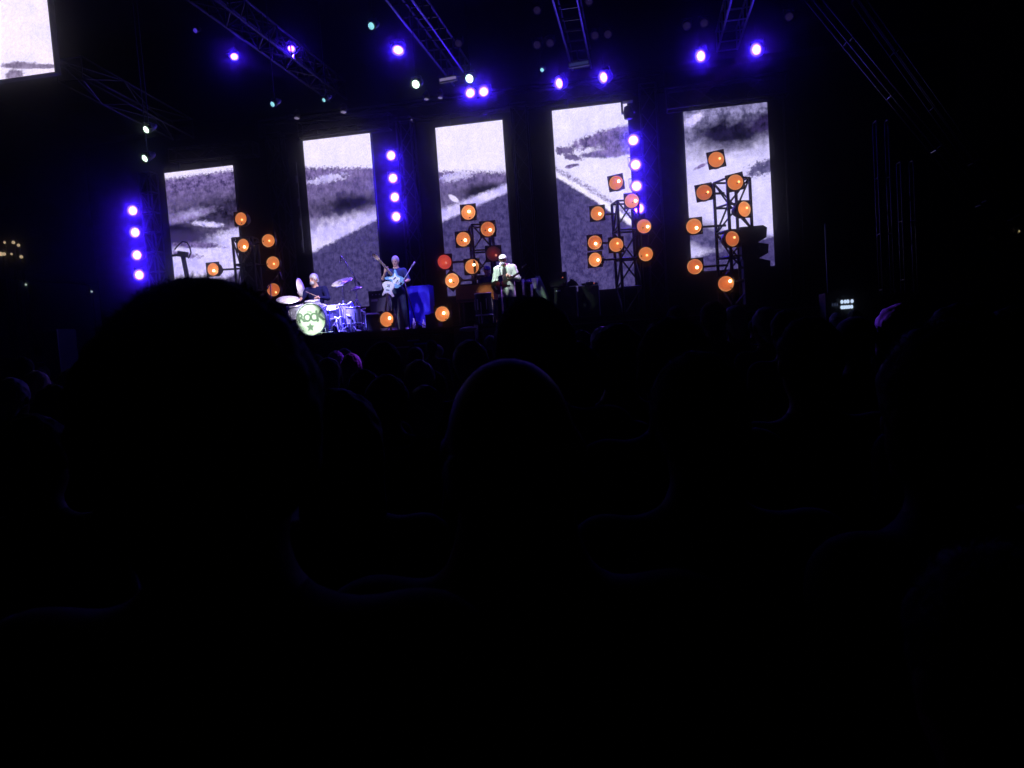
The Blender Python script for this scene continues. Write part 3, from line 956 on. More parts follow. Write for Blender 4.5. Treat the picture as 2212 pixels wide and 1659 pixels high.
def blend_mesh(name, prims, h, mats):
    """prims: ('c',a,b,ra,rb,k,tag) tapered limb, ('e',centre,radii,k,tag[,euler]) ellipsoid, ('x',centre,radii) carve"""
    lo = np.array([1e9] * 3)
    hi = -lo
    for p in prims:
        if p[0] == 'c':
            for q, r in ((p[1], p[3]), (p[2], p[4])):
                lo = np.minimum(lo, np.array(q) - r)
                hi = np.maximum(hi, np.array(q) + r)
        elif p[0] == 'e':
            r = max(p[2]) if len(p) > 5 else np.array(p[2])
            lo = np.minimum(lo, np.array(p[1]) - r)
            hi = np.maximum(hi, np.array(p[1]) + r)
    lo -= 3 * h
    hi += 3 * h
    n = np.ceil((hi - lo) / h).astype(int) + 1
    ax = [lo[i] + h * np.arange(n[i]) for i in range(3)]
    Dm = np.full(n, 0.3, np.float64)
    Tg = np.zeros(n, np.int8)
    Best = np.full(n, 9.0)
    for p in prims:
        if p[0] == 'c':
            a, b_ = np.array(p[1], float), np.array(p[2], float)
            r = max(p[3], p[4])
            mn, mx = np.minimum(a, b_) - r, np.maximum(a, b_) + r
            k, tg = p[5], p[6]
        else:
            c, rr = np.array(p[1], float), np.array(p[2], float)
            e = max(rr) if len(p) > 5 else rr
            mn, mx = c - e, c + e
            k, tg = (p[3], p[4]) if p[0] == 'e' else (0.0, 0)
        pad = k + 3 * h
        i0 = np.clip(((mn - pad - lo) / h).astype(int), 0, n - 1)
        i1 = np.clip(((mx + pad - lo) / h).astype(int) + 2, 1, n)
        sl = tuple(slice(i0[i], i1[i]) for i in range(3))
        X, Y, Z = np.meshgrid(ax[0][sl[0]], ax[1][sl[1]], ax[2][sl[2]], indexing='ij')
        if p[0] == 'c':
            d = b_ - a
            L2 = max(1e-9, d @ d)
            t = np.clip(((X - a[0]) * d[0] + (Y - a[1]) * d[1] + (Z - a[2]) * d[2]) / L2, 0, 1)
            dist = np.sqrt((X - a[0] - t * d[0]) ** 2 + (Y - a[1] - t * d[1]) ** 2 + (Z - a[2] - t * d[2]) ** 2) - (p[3] + t * (p[4] - p[3]))
        else:
            x, y, z = X - c[0], Y - c[1], Z - c[2]
            if len(p) > 5 and p[0] == 'e':
                R = np.array(Euler(p[5]).to_matrix()).T
                x, y, z = R[0, 0] * x + R[0, 1] * y + R[0, 2] * z, R[1, 0] * x + R[1, 1] * y + R[1, 2] * z, R[2, 0] * x + R[2, 1] * y + R[2, 2] * z
            k0 = np.sqrt((x / rr[0]) ** 2 + (y / rr[1]) ** 2 + (z / rr[2]) ** 2)
            k1 = np.sqrt((x / rr[0] ** 2) ** 2 + (y / rr[1] ** 2) ** 2 + (z / rr[2] ** 2) ** 2)
            dist = np.where(k1 > 1e-6, k0 * (k0 - 1) / np.maximum(k1, 1e-6), -min(rr))
        cur = Dm[sl]
        if p[0] == 'x':
            Dm[sl] = np.maximum(cur, -dist)
            continue
        kk = max(k, 1e-4)
        hh = np.clip(0.5 + 0.5 * (cur - dist) / kk, 0, 1)
        Dm[sl] = cur * (1 - hh) + dist * hh - kk * hh * (1 - hh)
        bt = Best[sl]
        m = dist < bt
        Tg[sl] = np.where(m, tg, Tg[sl])
        Best[sl] = np.where(m, dist, bt)
    v, f = surface_nets(Dm, lo, h)
    me = bpy.data.meshes.new(name)
    me.from_pydata(v.tolist(), [], f.tolist())
    for mm in mats:
        me.materials.append(M(mm))
    if len(mats) > 1:
        fc = v[f].mean(1)
        ix = np.clip(np.round((fc - lo) / h).astype(int), 0, n - 1)
        me.polygons.foreach_set('material_index', Tg[ix[:, 0], ix[:, 1], ix[:, 2]].astype(np.int32))
    me.polygons.foreach_set('use_smooth', [True] * len(me.polygons))
    me.update()
    return me


V3 = Vector


def hand(prims, wrist, d, palm, curl=0.5, tag_=0, side=1):
    """palm and five fingers; d = direction of the hand, palm = way the palm faces"""
    d = V3(d).normalized()
    palm = V3(palm)
    palm = (palm - d * palm.dot(d)).normalized()
    s = d.cross(palm) * side
    w = V3(wrist)
    kn = w + d * 0.085
    prims.append(('c', w, w + d * .03, .028, .03, .015, tag_))
    for o in (-.028, 0, .028):
        prims.append(('c', w + s * o * .6 + d * .02, kn + s * o, .018, .014, .012, tag_))
    for i, (o, ln) in enumerate(((-.033, .062), (-.011, .074), (.011, .078), (.033, .07))):
        p0 = kn + s * o
        d1 = (d * math.cos(curl) + palm * math.sin(curl)).normalized()
        d2 = (d * math.cos(curl * 2.4) + palm * math.sin(curl * 2.4)).normalized()
        p1 = p0 + d1 * ln * .55
        p2 = p1 + d2 * ln * .5
        prims.append(('c', p0, p1, .0105, .0095, .004, tag_))
        prims.append(('c', p1, p2, .0095, .008, .004, tag_))
    th0 = w + s * .03 + d * .03
    th1 = th0 + (s * .7 + d * .5 + palm * .4).normalized() * .045
    th2 = th1 + (d * .8 + palm * .5 + s * .1).normalized() * .035
    prims.append(('c', th0, th1, .014, .012, .008, tag_))
    prims.append(('c', th1, th2, .012, .009, .005, tag_))


def head_prims(hc, fwd, tag_skin=0, tag_lip=3, tag_eye=4):
    """hc = centre of the skull, fwd = where the face looks (unit, x-y mostly)"""
    f = V3(fwd).normalized()
    s = f.cross(V3((0, 0, 1))).normalized()
    u = s.cross(f)
    yaw = math.atan2(f.y, f.x) + math.pi / 2
    pit = math.asin(max(-1, min(1, f.z)))
    eu = (-pit, 0, yaw)

    def at(x, y, z):
        return V3(hc) + s * x + f * y + u * z
    L = [('e', at(0, -.008, .02), (.077, .096, .098), .02, tag_skin, eu), ('e', at(0, .03, -.055), (.056, .062, .062), .03, tag_skin, eu),
         ('c', at(0, .088, .012), at(0, .112, -.03), .011, .016, .012, tag_skin),
         ('e', at(0, .082, .028), (.05, .016, .012), .012, tag_skin, eu),
         ('e', at(0, .08, -.1), (.024, .02, .018), .02, tag_skin, eu)]
    for q in (-1, 1):
        L.append(('e', at(q * .079, -.005, -.005), (.014, .026, .034), .008, tag_skin, eu))
        L.append(('x', at(q * .033, .1, .008), (.018, .012, .01)))
    for q in (-1, 1):
        L.append(('e', at(q * .033, .083, .007), (.014, .011, .009), .001, tag_eye, eu))
    L.append(('e', at(0, .09, -.068), (.026, .012, .009), .004, tag_lip, eu))
    return L


NECK = {'v': 1.0}


def body_prims(J, skin=0, top=1, legs=2, shoe=5, lip=3, eye=4, fwd=(0, -1, 0), bulk=1.0, jacket=None, sleeves=True, hands=True):
    """J: joints - pelvis, chest, neck, head, and per side sh, el, wr, hip, kn, an, hd (hand dir), pm (palm)"""
    B = bulk
    pel, ch, nk, hd = (V3(J[k]) for k in ('pelvis', 'chest', 'neck', 'head'))
    L = [('e', pel, (.165 * B, .12 * B, .13), .05, legs), ('c', pel + V3((0, 0, .06)), (pel + ch) / 2 + V3((0, 0, .03)), .125 * B, .135 * B, .06, top),
         ('e', ch, (.18 * B, .125 * B, .19), .06, top), ('c', V3(J['shL']) * .9 + ch * .1 + V3((0, 0, .0)), V3(J['shR']) * .9 + ch * .1, .068, .068, .06, top),
         ('c', (V3(J['shL']) + V3(J['shR'])) / 2, nk, .075 * NECK['v'], .058 * NECK['v'], .05, skin), ('c', nk, hd + V3((0, 0, -.05)), .056 * NECK['v'], .055 * NECK['v'], .03, skin)]
    for sd in 'LR':
        sh, el, wr = V3(J['sh' + sd]), V3(J['el' + sd]), V3(J['wr' + sd])
        L.append(('c', sh, el, .062 * B, .045 * B, .04, top))
        L.append(('c', el, wr, .044 * B if sleeves else .042, .03 if not sleeves else .036, .025, top if sleeves else skin))
        L.append(('c', wr + (el - wr) * .12, wr, .026, .025, .012, skin))
        hp, kn, an = V3(J['hip' + sd]), V3(J['kn' + sd]), V3(J['an' + sd])
        L.append(('c', hp, kn, .09 * B, .06, .05, legs))
        L.append(('c', kn, an, .06, .045, .03, legs))
        ft = V3(J['ft' + sd])
        L.append(('c', an + V3((0, 0, -.035)) - (ft - an).normalized() * .03, ft, .042, .036, .025, shoe))
        if hands:
            hand(L, wr, J['hd' + sd], J['pm' + sd], J.get('cu' + sd, .45), skin, 1 if sd == 'L' else -1)
    L += head_prims(hd, J.get('face', fwd), skin, lip, eye)
    return L


def standing(h=1.76):
    J = dict(pelvis=(0, 0, .95), chest=(0, .005, 1.30), neck=(0, .0, 1.485), head=(0, -.02, 1.635))
    for sd, s in (('L', 1), ('R', -1)):
        J['sh' + sd] = (s * .19, .01, 1.415)
        J['el' + sd] = (s * .25, .03, 1.12)
        J['wr' + sd] = (s * .24, -.05, .88)
        J['hd' + sd] = (0, -.15, -1)
        J['pm' + sd] = (-s, 0, 0)
        J['hip' + sd] = (s * .09, 0, .92)
        J['kn' + sd] = (s * .1, -.015, .5)
        J['an' + sd] = (s * .105, .02, .09)
        J['ft' + sd] = (s * .12, -.16, .038)
    return J


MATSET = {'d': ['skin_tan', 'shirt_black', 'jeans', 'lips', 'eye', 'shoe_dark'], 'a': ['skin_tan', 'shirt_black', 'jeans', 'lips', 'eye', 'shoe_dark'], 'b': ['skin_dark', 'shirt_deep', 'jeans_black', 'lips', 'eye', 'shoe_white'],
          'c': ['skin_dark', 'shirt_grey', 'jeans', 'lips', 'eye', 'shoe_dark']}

HEADC = V3((0, -.02, 1.635))


def hair_mesh(kind, m):
    x, y, z = HEADC
    if kind == 'short':
        p = [('e', (x, y + .012, z + .028), (.088, .106, .106), .01, 0), ('c', (x, y + .06, z - .02), (x, y + .065, z - .075), .055, .045, .04, 0), ('x', (x, y - .135, z - .055), (.12, .11, .105))]
    elif kind == 'full':
        p = [('e', (x, y + .012, z + .03), (.1, .115, .118), .01, 0), ('e', (x + .05, y + .04, z + .01), (.055, .07, .09), .03, 0), ('e', (x - .05, y + .04, z + .01), (.055, .07, .09), .03, 0),
             ('c', (x, y + .06, z - .02), (x, y + .065, z - .09), .06, .05, .04, 0), ('x', (x, y - .15, z - .06), (.13, .12, .11))]
    elif kind == 'long':
        p = [('e', (x, y + .012, z + .028), (.092, .108, .108), .01, 0), ('c', (x, y + .055, z), (x, y + .075, z - .26), .085, .075, .04, 0), ('c', (x + .065, y + .02, z), (x + .075, y + .03, z - .22), .032, .03, .04, 0),
             ('c', (x - .065, y + .02, z), (x - .075, y + .03, z - .22), .032, .03, .04, 0), ('x', (x, y - .14, z - .07), (.07, .1, .13))]
    elif kind == 'tonsure':
        p = [('e', (x, y + .012, z - .02), (.085, .102, .075), .01, 0), ('x', (x, y, z + .09), (.2, .2, .085)), ('x', (x, y - .12, z - .05), (.13, .13, .13))]
    elif kind == 'cap':
        p = [('e', (x, y + .006, z + .045), (.09, .107, .085), .01, 0), ('e', (x, y - .11, z + .035), (.07, .075, .012), .012, 0), ('x', (x, y, z - .075), (.2, .2, .09))]
    me = blend_mesh(kind, p, .009, [m])
    if kind != 'cap':
        from mathutils import noise as _nz
        for v in me.vertices:
            d_ = (v.co - HEADC).normalized()
            v.co += d_ * (_nz.fractal(v.co * 34, 1.0, 2.0, 4) * .006 + _nz.noise(V3((v.co.x * 90, v.co.y * 90, v.co.z * 18))) * .003)
    return me


def hair_strands(me_name, m, n, kind, seed):
    """short loose strands standing off the skull so the outline is not a clean curve"""
    rng = random.Random(seed)
    mb = MB()
    c = V3((HEADC.x, HEADC.y + .012, HEADC.z + .03))
    rad = (.098, .113, .116) if kind == 'full' else (.086, .104, .104)
    for i in range(n):
        a = rng.uniform(0, 2 * math.pi)
        ph = rng.uniform(-.35, 1.0)
        nrm = V3((math.cos(a) * math.sqrt(max(0, 1 - ph * ph)), math.sin(a) * math.sqrt(max(0, 1 - ph * ph)), ph))
        if nrm.y < -.45 and nrm.z < .45:
            continue
        p = V3((c.x + nrm.x * rad[0], c.y + nrm.y * rad[1], c.z + nrm.z * rad[2]))
        tdir = V3((rng.uniform(-1, 1), rng.uniform(-.2, 1), rng.uniform(-1, .2)))
        tdir = (tdir - nrm * tdir.dot(nrm)).normalized()
        l = rng.uniform(.012, .03)
        q = p + tdir * l * .7 + nrm * l * rng.uniform(.1, .45)
        side = nrm.cross(tdir) * .0009
        mb.add([p - side, p + side, q], [(0, 1, 2)])
    return mb.mesh(me_name, m)


def make_person(label, head_top, yaw, body='a', hair='short', hm='hair_dark', group=None, cat='person', strands=0):
    z = head_top.z
    top = {'short': 1.772, 'full': 1.785, 'long': 1.774, 'tonsure': 1.755, 'bald': 1.755, 'cap': 1.768}[hair]
    s = z / top
    t = thing('person', label, cat, (head_top.x, head_top.y, 0), (0, 0, yaw), group)
    t.scale = (s, s, s)
    NECK['v'] = 1.32 if body == 'd' else 1.0
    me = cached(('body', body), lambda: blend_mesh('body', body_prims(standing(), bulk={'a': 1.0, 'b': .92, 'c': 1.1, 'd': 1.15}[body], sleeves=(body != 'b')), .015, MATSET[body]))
    obj('body', me, t)
    NECK['v'] = 1.0
    if hair != 'bald':
        nm = 'cap' if hair == 'cap' else 'hair'
        ho = obj(nm, cached((hair, hm), lambda: hair_mesh(hair, hm)), t)
        if strands:
            so = obj('loose_strands', cached(('str', hair, hm), lambda: hair_strands('loose_strands', hm, strands, hair, 5)), ho)
            so['kind'] = 'stuff'
    return t


# ------------------------------------------------------------------ the crowd
CROWD = [
    # px, py (head top), distance, yaw, body, hair, hair material (pale ones stand in for light), label
    (418, 597, .68, .0, 'a', 'full', 'hair_dark', 'big dark head of the nearest person, filling the left of the picture', 9000),
    (1088, 770, .86, -.1, 'd', 'tonsure', 'hair_dark', 'balding person in the middle foreground with one ear showing', 0),
    (1147, 640, 2.0, .1, 'a', 'full', 'hair_dark', 'dark head hiding the lower half of the singer in the green jacket', 9000),
    (1503, 757, 1.25, -.1, 'b', 'short', 'hair_dark', 'dark head right of the balding person, below the fourth screen', 5000),
    (2055, 690, 1.02, .35, 'c', 'short', 'hair_dark', 'large dark head and shoulders at the right edge, turned slightly left', 5000),
    (2180, 1180, .62, .2, 'a', 'short', 'hair_dark', 'very near dark rounded form in the bottom right corner', 5000),
    (60, 893, 1.9, .0, 'a', 'short', 'hair_dark', 'dark head low at the left edge beside the nearest person', 0),
    (722, 838, 1.55, -.1, 'b', 'long', 'hair_dark', 'person with long hair just right of the biggest head', 0),
    (1452, 683, 1.75, .1, 'c', 'short', 'hair_dark', 'dark head behind and left of the one below the fourth screen', 5000),
    (1748, 683, 2.05, .15, 'a', 'short', 'hair_dark', 'dark head below the right edge of the rightmost screen', 5000),
    (1330, 697, 2.7, .0, 'a', 'full', 'hair_dark', 'dark head just below the bass cabinets', 0),
    (2080, 652, 1.75, .2, 'b', 'short', 'hair_dark', 'head behind the large one at the right edge, edge-lit on its left', 0),
    (1240, 735, 2.4, .0, 'c', 'short', 'hair_dark', 'dark head between the singer\'s blocker and the head below the fourth screen', 0),
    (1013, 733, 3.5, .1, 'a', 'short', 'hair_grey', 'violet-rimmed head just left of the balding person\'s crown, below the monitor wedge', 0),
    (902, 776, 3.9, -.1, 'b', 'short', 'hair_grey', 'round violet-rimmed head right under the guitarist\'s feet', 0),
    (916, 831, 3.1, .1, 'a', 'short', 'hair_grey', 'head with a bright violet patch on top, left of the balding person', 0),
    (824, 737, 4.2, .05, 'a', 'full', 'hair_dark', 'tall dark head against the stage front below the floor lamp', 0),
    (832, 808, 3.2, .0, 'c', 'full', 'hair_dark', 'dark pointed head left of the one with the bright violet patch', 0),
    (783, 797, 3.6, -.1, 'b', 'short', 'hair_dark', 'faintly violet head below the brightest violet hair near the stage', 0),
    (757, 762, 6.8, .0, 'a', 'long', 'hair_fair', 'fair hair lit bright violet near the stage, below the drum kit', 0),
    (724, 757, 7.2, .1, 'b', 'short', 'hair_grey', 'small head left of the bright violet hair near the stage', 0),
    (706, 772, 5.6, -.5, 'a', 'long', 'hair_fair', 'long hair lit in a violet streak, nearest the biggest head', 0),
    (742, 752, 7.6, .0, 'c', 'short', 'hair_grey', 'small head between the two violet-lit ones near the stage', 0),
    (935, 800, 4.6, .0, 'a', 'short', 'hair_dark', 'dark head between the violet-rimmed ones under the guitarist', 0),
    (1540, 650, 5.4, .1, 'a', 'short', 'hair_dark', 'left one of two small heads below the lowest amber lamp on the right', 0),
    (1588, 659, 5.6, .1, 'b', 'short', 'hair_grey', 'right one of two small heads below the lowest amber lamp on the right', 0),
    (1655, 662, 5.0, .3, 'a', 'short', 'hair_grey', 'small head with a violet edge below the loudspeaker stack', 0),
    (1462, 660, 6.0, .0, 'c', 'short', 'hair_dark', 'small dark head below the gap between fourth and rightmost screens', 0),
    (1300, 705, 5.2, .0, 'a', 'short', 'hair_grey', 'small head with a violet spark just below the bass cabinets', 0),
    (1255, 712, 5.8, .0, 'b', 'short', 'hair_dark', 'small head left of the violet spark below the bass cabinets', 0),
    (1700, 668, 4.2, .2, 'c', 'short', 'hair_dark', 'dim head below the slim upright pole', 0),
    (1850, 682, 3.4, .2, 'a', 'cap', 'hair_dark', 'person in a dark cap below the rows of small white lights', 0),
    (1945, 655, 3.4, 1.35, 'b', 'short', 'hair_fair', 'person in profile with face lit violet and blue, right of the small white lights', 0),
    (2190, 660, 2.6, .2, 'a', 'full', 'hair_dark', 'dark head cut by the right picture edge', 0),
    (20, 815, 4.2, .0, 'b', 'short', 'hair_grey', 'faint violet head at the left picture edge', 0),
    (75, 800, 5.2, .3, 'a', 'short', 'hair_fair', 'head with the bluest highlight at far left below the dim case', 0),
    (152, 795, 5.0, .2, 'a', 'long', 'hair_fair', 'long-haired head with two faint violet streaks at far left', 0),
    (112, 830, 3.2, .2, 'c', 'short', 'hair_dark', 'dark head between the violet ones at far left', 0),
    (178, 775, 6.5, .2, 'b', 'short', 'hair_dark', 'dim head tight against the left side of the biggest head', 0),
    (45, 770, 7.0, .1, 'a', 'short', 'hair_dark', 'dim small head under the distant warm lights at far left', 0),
]
for c in CROWD:
    px, py, d, yw, bd_, hr, hm, lab, ns = c
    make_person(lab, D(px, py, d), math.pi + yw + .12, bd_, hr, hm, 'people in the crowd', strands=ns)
# rest of the standing audience towards the stage, in rows
rng = random.Random(11)
taken = [(D(c[0], c[1], c[2]).x, D(c[0], c[1], c[2]).y) for c in CROWD]
LANDMARKS = ('the far warm lights', 'the dim flight case', 'the left blue lamps', 'the leftmost screen', 'the bass drum', 'the second screen', 'the middle blue lamps', 'the draped table',
             'the organ', 'the green cloth', 'the bass cabinets', 'the fourth screen', 'the gap beyond screen four', 'the loudspeaker stack', 'the slim upright pole', 'the small white lights')
for row, (rn, Yr) in enumerate((('fourth row', 9.2), ('third row', 10.6), ('second row', 12.0), ('front row', 13.2))):
    for i, lm in enumerate(LANDMARKS):
        px = 30 + i * 122 + (row % 2) * 55
        top = P(px + rng.uniform(-20, 20), 700, Yr + rng.uniform(-.3, .3))
        if any((top.x - a) ** 2 + (top.y - b_) ** 2 < .3 for a, b_ in taken):
            continue
        taken.append((top.x, top.y))
        make_person('dark head in the %s of the crowd below %s' % (rn, lm), V3((top.x, top.y, rng.uniform(1.44, 1.7))), math.pi + rng.uniform(-.3, .4), rng.choice('abc'), rng.choice(('short', 'short', 'full', 'long')), rng.choice(('hair_dark', 'hair_dark', 'hair_grey')), 'rows of people near the stage front')

# ------------------------------------------------------------------ musicians
def scale_joints(J, s):
    return {k: (tuple(x * s for x in v) if isinstance(v, tuple) and k[:2] not in ('hd', 'pm') and k != 'face' else v) for k, v in J.items()}


# singer: cap, open green jacket, guitar slung low, leaning to the microphone
sp = P(1099, 700, 17.4)
SING = thing('person', 'singer in a white cap and pale green jacket at the microphone', 'person', (sp.x, sp.y, FLOOR), (0, 0, .12))
SING.scale = (.92, .95, .915)
J = standing()
J.update(chest=(.01, -.03, 1.27), neck=(-.01, -.08, 1.45), head=(-.03, -.13, 1.575), face=(-.1, -1, -.15))
J.update(shL=(.2, -.03, 1.37), elL=(.31, -.06, 1.09), wrL=(.13, -.24, 1.14), hdL=(-.7, -.4, .35), pmL=(0, .6, .5), cuL=.9)
J.update(shR=(-.19, -.02, 1.36), elR=(-.27, -.02, 1.07), wrR=(-.17, -.2, .86), hdR=(.3, -.25, -.75), pmR=(.3, .8, 0), cuR=.7)
me = blend_mesh('body', body_prims(J, bulk=1.15), .011, ['skin', 'shirt_grey', 'jeans', 'lips', 'eye', 'shoe_white'])
obj('body', me, SING)
jp = [('c', (.01, -.015, 1.0), (.01, -.015, 1.3), .205, .205, .05, 0), ('c', (.2, -.02, 1.37), (-.19, -.02, 1.36), .085, .085, .06, 0),
      ('c', (.2, -.03, 1.37), (.31, -.06, 1.09), .088, .07, .04, 0), ('c', (.31, -.06, 1.09), (.18, -.2, 1.125), .07, .055, .03, 0),
      ('c', (-.19, -.02, 1.36), (-.27, -.02, 1.07), .088, .072, .04, 0), ('c', (-.27, -.02, 1.07), (-.2, -.17, .9), .07, .055, .03, 0),
      ('c', (.01, -.01, 1.0), (.01, -.01, .66), .2, .225, .04, 0), ('x', (0, -.27, 1.05), (.075, .15, .6)), ('x', (0, -.12, 1.5), (.1, .13, .1)), ('x', (0, 0, .52), (.4, .4, .16))]
obj('jacket', blend_mesh('jacket', jp, .012, ['jacket_green']), SING)
capm = [('e', (-.03, -.125, 1.625), (.094, .112, .088), .01, 0), ('e', (-.045, -.235, 1.615), (.07, .075, .014), .012, 0, (.25, 0, 0)), ('x', (-.03, -.12, 1.505), (.2, .2, .095))]
obj('cap', blend_mesh('cap', capm, .008, ['cap_white']), SING)
obj('beard', blend_mesh('beard', [('e', (-.035, -.19, 1.49), (.05, .045, .05), .01, 0)], .008, ['hair_grey']), SING)


def guitar(label, loc, rot, m, scale=1.0, body='double', neck='maple', guard='white_paint'):
    t = thing('electric_guitar', label, 'guitar', loc, rot)
    t.scale = (scale,) * 3
    pts = []
    # outline in (x, z): neck runs along +x
    raw = [(-.2, .0), (-.19, .09), (-.12, .16), (-.03, .15), (.04, .11), (.1, .14), (.17, .19), (.2, .16), (.16, .09), (.12, .04), (.12, -.03), (.15, -.08), (.2, -.12), (.17, -.15), (.1, -.12), (.03, -.11), (-.04, -.15), (-.12, -.17), (-.19, -.1)]
    n = len(raw)
    for i in range(n):                      # smooth the outline
        p0, p1, p2, p3 = raw[i - 1], raw[i], raw[(i + 1) % n], raw[(i + 2) % n]
        for q in (0, .33, .66):
            pts.append(tuple(.5 * (2 * p1[k] + (p2[k] - p0[k]) * q + (2 * p0[k] - 5 * p1[k] + 4 * p2[k] - p3[k]) * q * q + (3 * p1[k] - p0[k] - 3 * p2[k] + p3[k]) * q ** 3) for k in (0, 1)))
    MB().prism(pts, -.022, .022).build('guitar_body', m, t)
    MB().prism([(x * .55 + .02, z * .6) for x, z in pts], -.026, -.0225).build('pickguard', guard, t)
    MB().box((.37, -.014, .005), (.5, .022, .05)).build('neck', neck, t)
    MB().box((.37, -.027, .005), (.5, .004, .046)).build('fretboard', 'dark_wood', t)
    hp = [(.62, -.02), (.62, .035), (.68, .06), (.79, .07), (.82, .05), (.8, .0), (.7, -.025)]
    h = MB().prism(hp, -.02, -.004).build('headstock', neck, t)
    tp = MB()
    for k in range(6):
        tp.tube((.66 + k * .024, -.012, .055), (.66 + k * .024, -.012, .095), .006, 6)
    tp.build('tuning_pegs', 'chrome', h)
    for x in (-.06, .03):
        MB().box((x, -.03, .0), (.025, .01, .08)).build('pickup', 'black_metal', t)
    MB().box((-.12, -.03, .0), (.04, .014, .09)).build('bridge', 'chrome', t)
    return t


guitar('dark guitar slung low across the singer in the green jacket', (sp.x - .07, sp.y - .36, FLOOR + .86), (0, -.5, .12), 'dark_wood', .95, neck='dark_wood', guard='guitar_red')
# microphone on a straight stand before the singer
mp = P(1088, 700, 16.85)
t = thing('microphone_stand', 'straight microphone stand in front of the singer in green', 'microphone stand', (mp.x, mp.y, FLOOR))
MB().lathe([(.15, 0), (.15, .02), (.03, .035)], 20).build('base', 'black_metal', t)
MB().tube((0, 0, .03), (0, 0, .85), .016, 10).build('lower_tube', 'white_paint', t, True)
MB().tube((0, 0, .85), (0, 0, 1.24), .014, 8).build('upper_tube', 'white_paint', t, True)
MB().tube((0, 0, .82), (0, 0, .9), .022, 10).build('clutch', 'black_metal', t, True)
mi = MB().tube((0, -.02, 1.23), (.0, .11, 1.32), .018, 10, .024).build('microphone', 'white_paint', t, True)
MB().ell((0, .13, 1.335), (.027, .03, .027), 12, 8).build('grille', 'chrome', mi, True)
MB().box((0, -.02, 1.0), (.1, .02, .14), (-.35, 0, 0)).build('bottle_holder', 'white_paint', t)

# guitarist
gp = P(866, 712, 17.7)
GUI = thing('person', 'guitarist in a dark blue shirt with white shoes holding a guitar up', 'person', (gp.x, gp.y, FLOOR), (0, 0, .1))
J = scale_joints(standing(), 1.02)
J.update(shL=(.19, .01, 1.44), elL=(.3, -.07, 1.2), wrL=(.16, -.25, 1.12), hdL=(-.7, -.3, .1), pmL=(0, 1, .2), cuL=.7)
J.update(shR=(-.19, .01, 1.44), elR=(-.31, -.1, 1.26), wrR=(-.2, -.27, 1.42), hdR=(.1, -.1, 1), pmR=(.6, .6, 0), cuR=.9, face=(-.1, -1, -.2))
J.update(knL=(.13, -.02, .51), anL=(.15, .0, .09), ftL=(.19, -.15, .038), knR=(-.11, -.02, .51), anR=(-.13, .02, .09), ftR=(-.2, -.14, .038))
obj('body', blend_mesh('body', body_prims(J, bulk=.95, sleeves=False), .011, ['skin', 'shirt_navy', 'jeans', 'lips', 'eye', 'shoe_white']), GUI)
hx, hy, hz = J['head']
obj('hair', blend_mesh('hair', [('e', (hx, hy + .012, hz + .03), (.09, .106, .108), .01, 0), ('c', (hx, hy + .06, hz), (hx, hy + .07, hz - .1), .06, .05, .04, 0), ('x', (hx, hy - .14, hz - .055), (.13, .12, .1))], .009, ['hair_grey']), GUI)
guitar('pale blue guitar with its neck raised, held by the standing guitarist', (gp.x + .06, gp.y - .28, FLOOR + 1.22), (0, math.pi + .95, .1), 'guitar_blue', .98)
# second guitar waiting on an upright pole stand
q = P(843, 690, 17.3)
t = thing('guitar_pole_stand', 'upright pole stand carrying the cream guitar before the guitarist', 'stand', (q.x, q.y, FLOOR))
MB().tube((0, 0, .05), (.02, 0, .9), .028, 10).build('pole', 'alu', t, True)
for k in range(3):
    a = 2 * math.pi * k / 3 + .5
    MB().tube((0, 0, .14), (.26 * math.cos(a), .26 * math.sin(a), .015), .012, 6).build('leg', 'alu', t)
MB().box((.03, -.01, .95), (.14, .05, .1)).build('cradle', 'black_metal', t)
guitar('cream white guitar resting on the pole stand before the guitarist', (q.x + .04, q.y - .09, FLOOR + 1.0), (0, 1.78, .05), 'guitar_cream', .86)

# drummer (seated) and drums
dp = P(686, 735, 15.75)
DRM = thing('person', 'drummer in a dark blue shirt sitting behind the drums', 'person', (dp.x, dp.y + .12, FLOOR))
J = dict(pelvis=(0, .05, .56), chest=(0, .03, .9), neck=(0, 0, 1.09), head=(-.01, -.03, 1.235), face=(-.35, -1, -.12))
for sd, s in (('L', 1), ('R', -1)):
    J['sh' + sd] = (s * .2, .02, 1.01)
    J['el' + sd] = (s * .31, -.1, .8)
    J['wr' + sd] = (s * .2, -.33, .82)
    J['hd' + sd] = (-s * .2, -1, .05)
    J['pm' + sd] = (0, 0, -1)
    J['cu' + sd] = .8
    J['hip' + sd] = (s * .1, .02, .54)
    J['kn' + sd] = (s * .24, -.38, .52)
    J['an' + sd] = (s * .22, -.36, .1)
    J['ft' + sd] = (s * .23, -.52, .04)
obj('body', blend_mesh('body', body_prims(J, bulk=1.08), .011, ['skin', 'shirt_deep', 'jeans_black', 'lips', 'eye', 'shoe_dark']), DRM)
hx, hy, hz = J['head']
obj('hair', blend_mesh('hair', [('e', (hx, hy + .012, hz + .032), (.092, .108, .106), .01, 0), ('e', (hx, hy + .05, hz - .03), (.085, .07, .07), .03, 0), ('x', (hx - .03, hy - .14, hz - .055), (.13, .115, .1))], .009, ['hair_white']), DRM)
obj('beard', blend_mesh('beard', [('e', (hx - .015, hy - .065, hz - .085), (.05, .045, .045), .01, 0)], .008, ['hair_grey']), DRM)
t = thing('drum_throne', 'round black stool under the drummer', 'stool', (dp.x, dp.y + .17, FLOOR))
MB().lathe([(.17, .36), (.18, .4), (.17, .44), (.02, .45)], 20).build('seat', 'black_tolex', t)
MB().tube((0, 0, .1), (0, 0, .37), .02, 8).build('post', 'chrome', t)
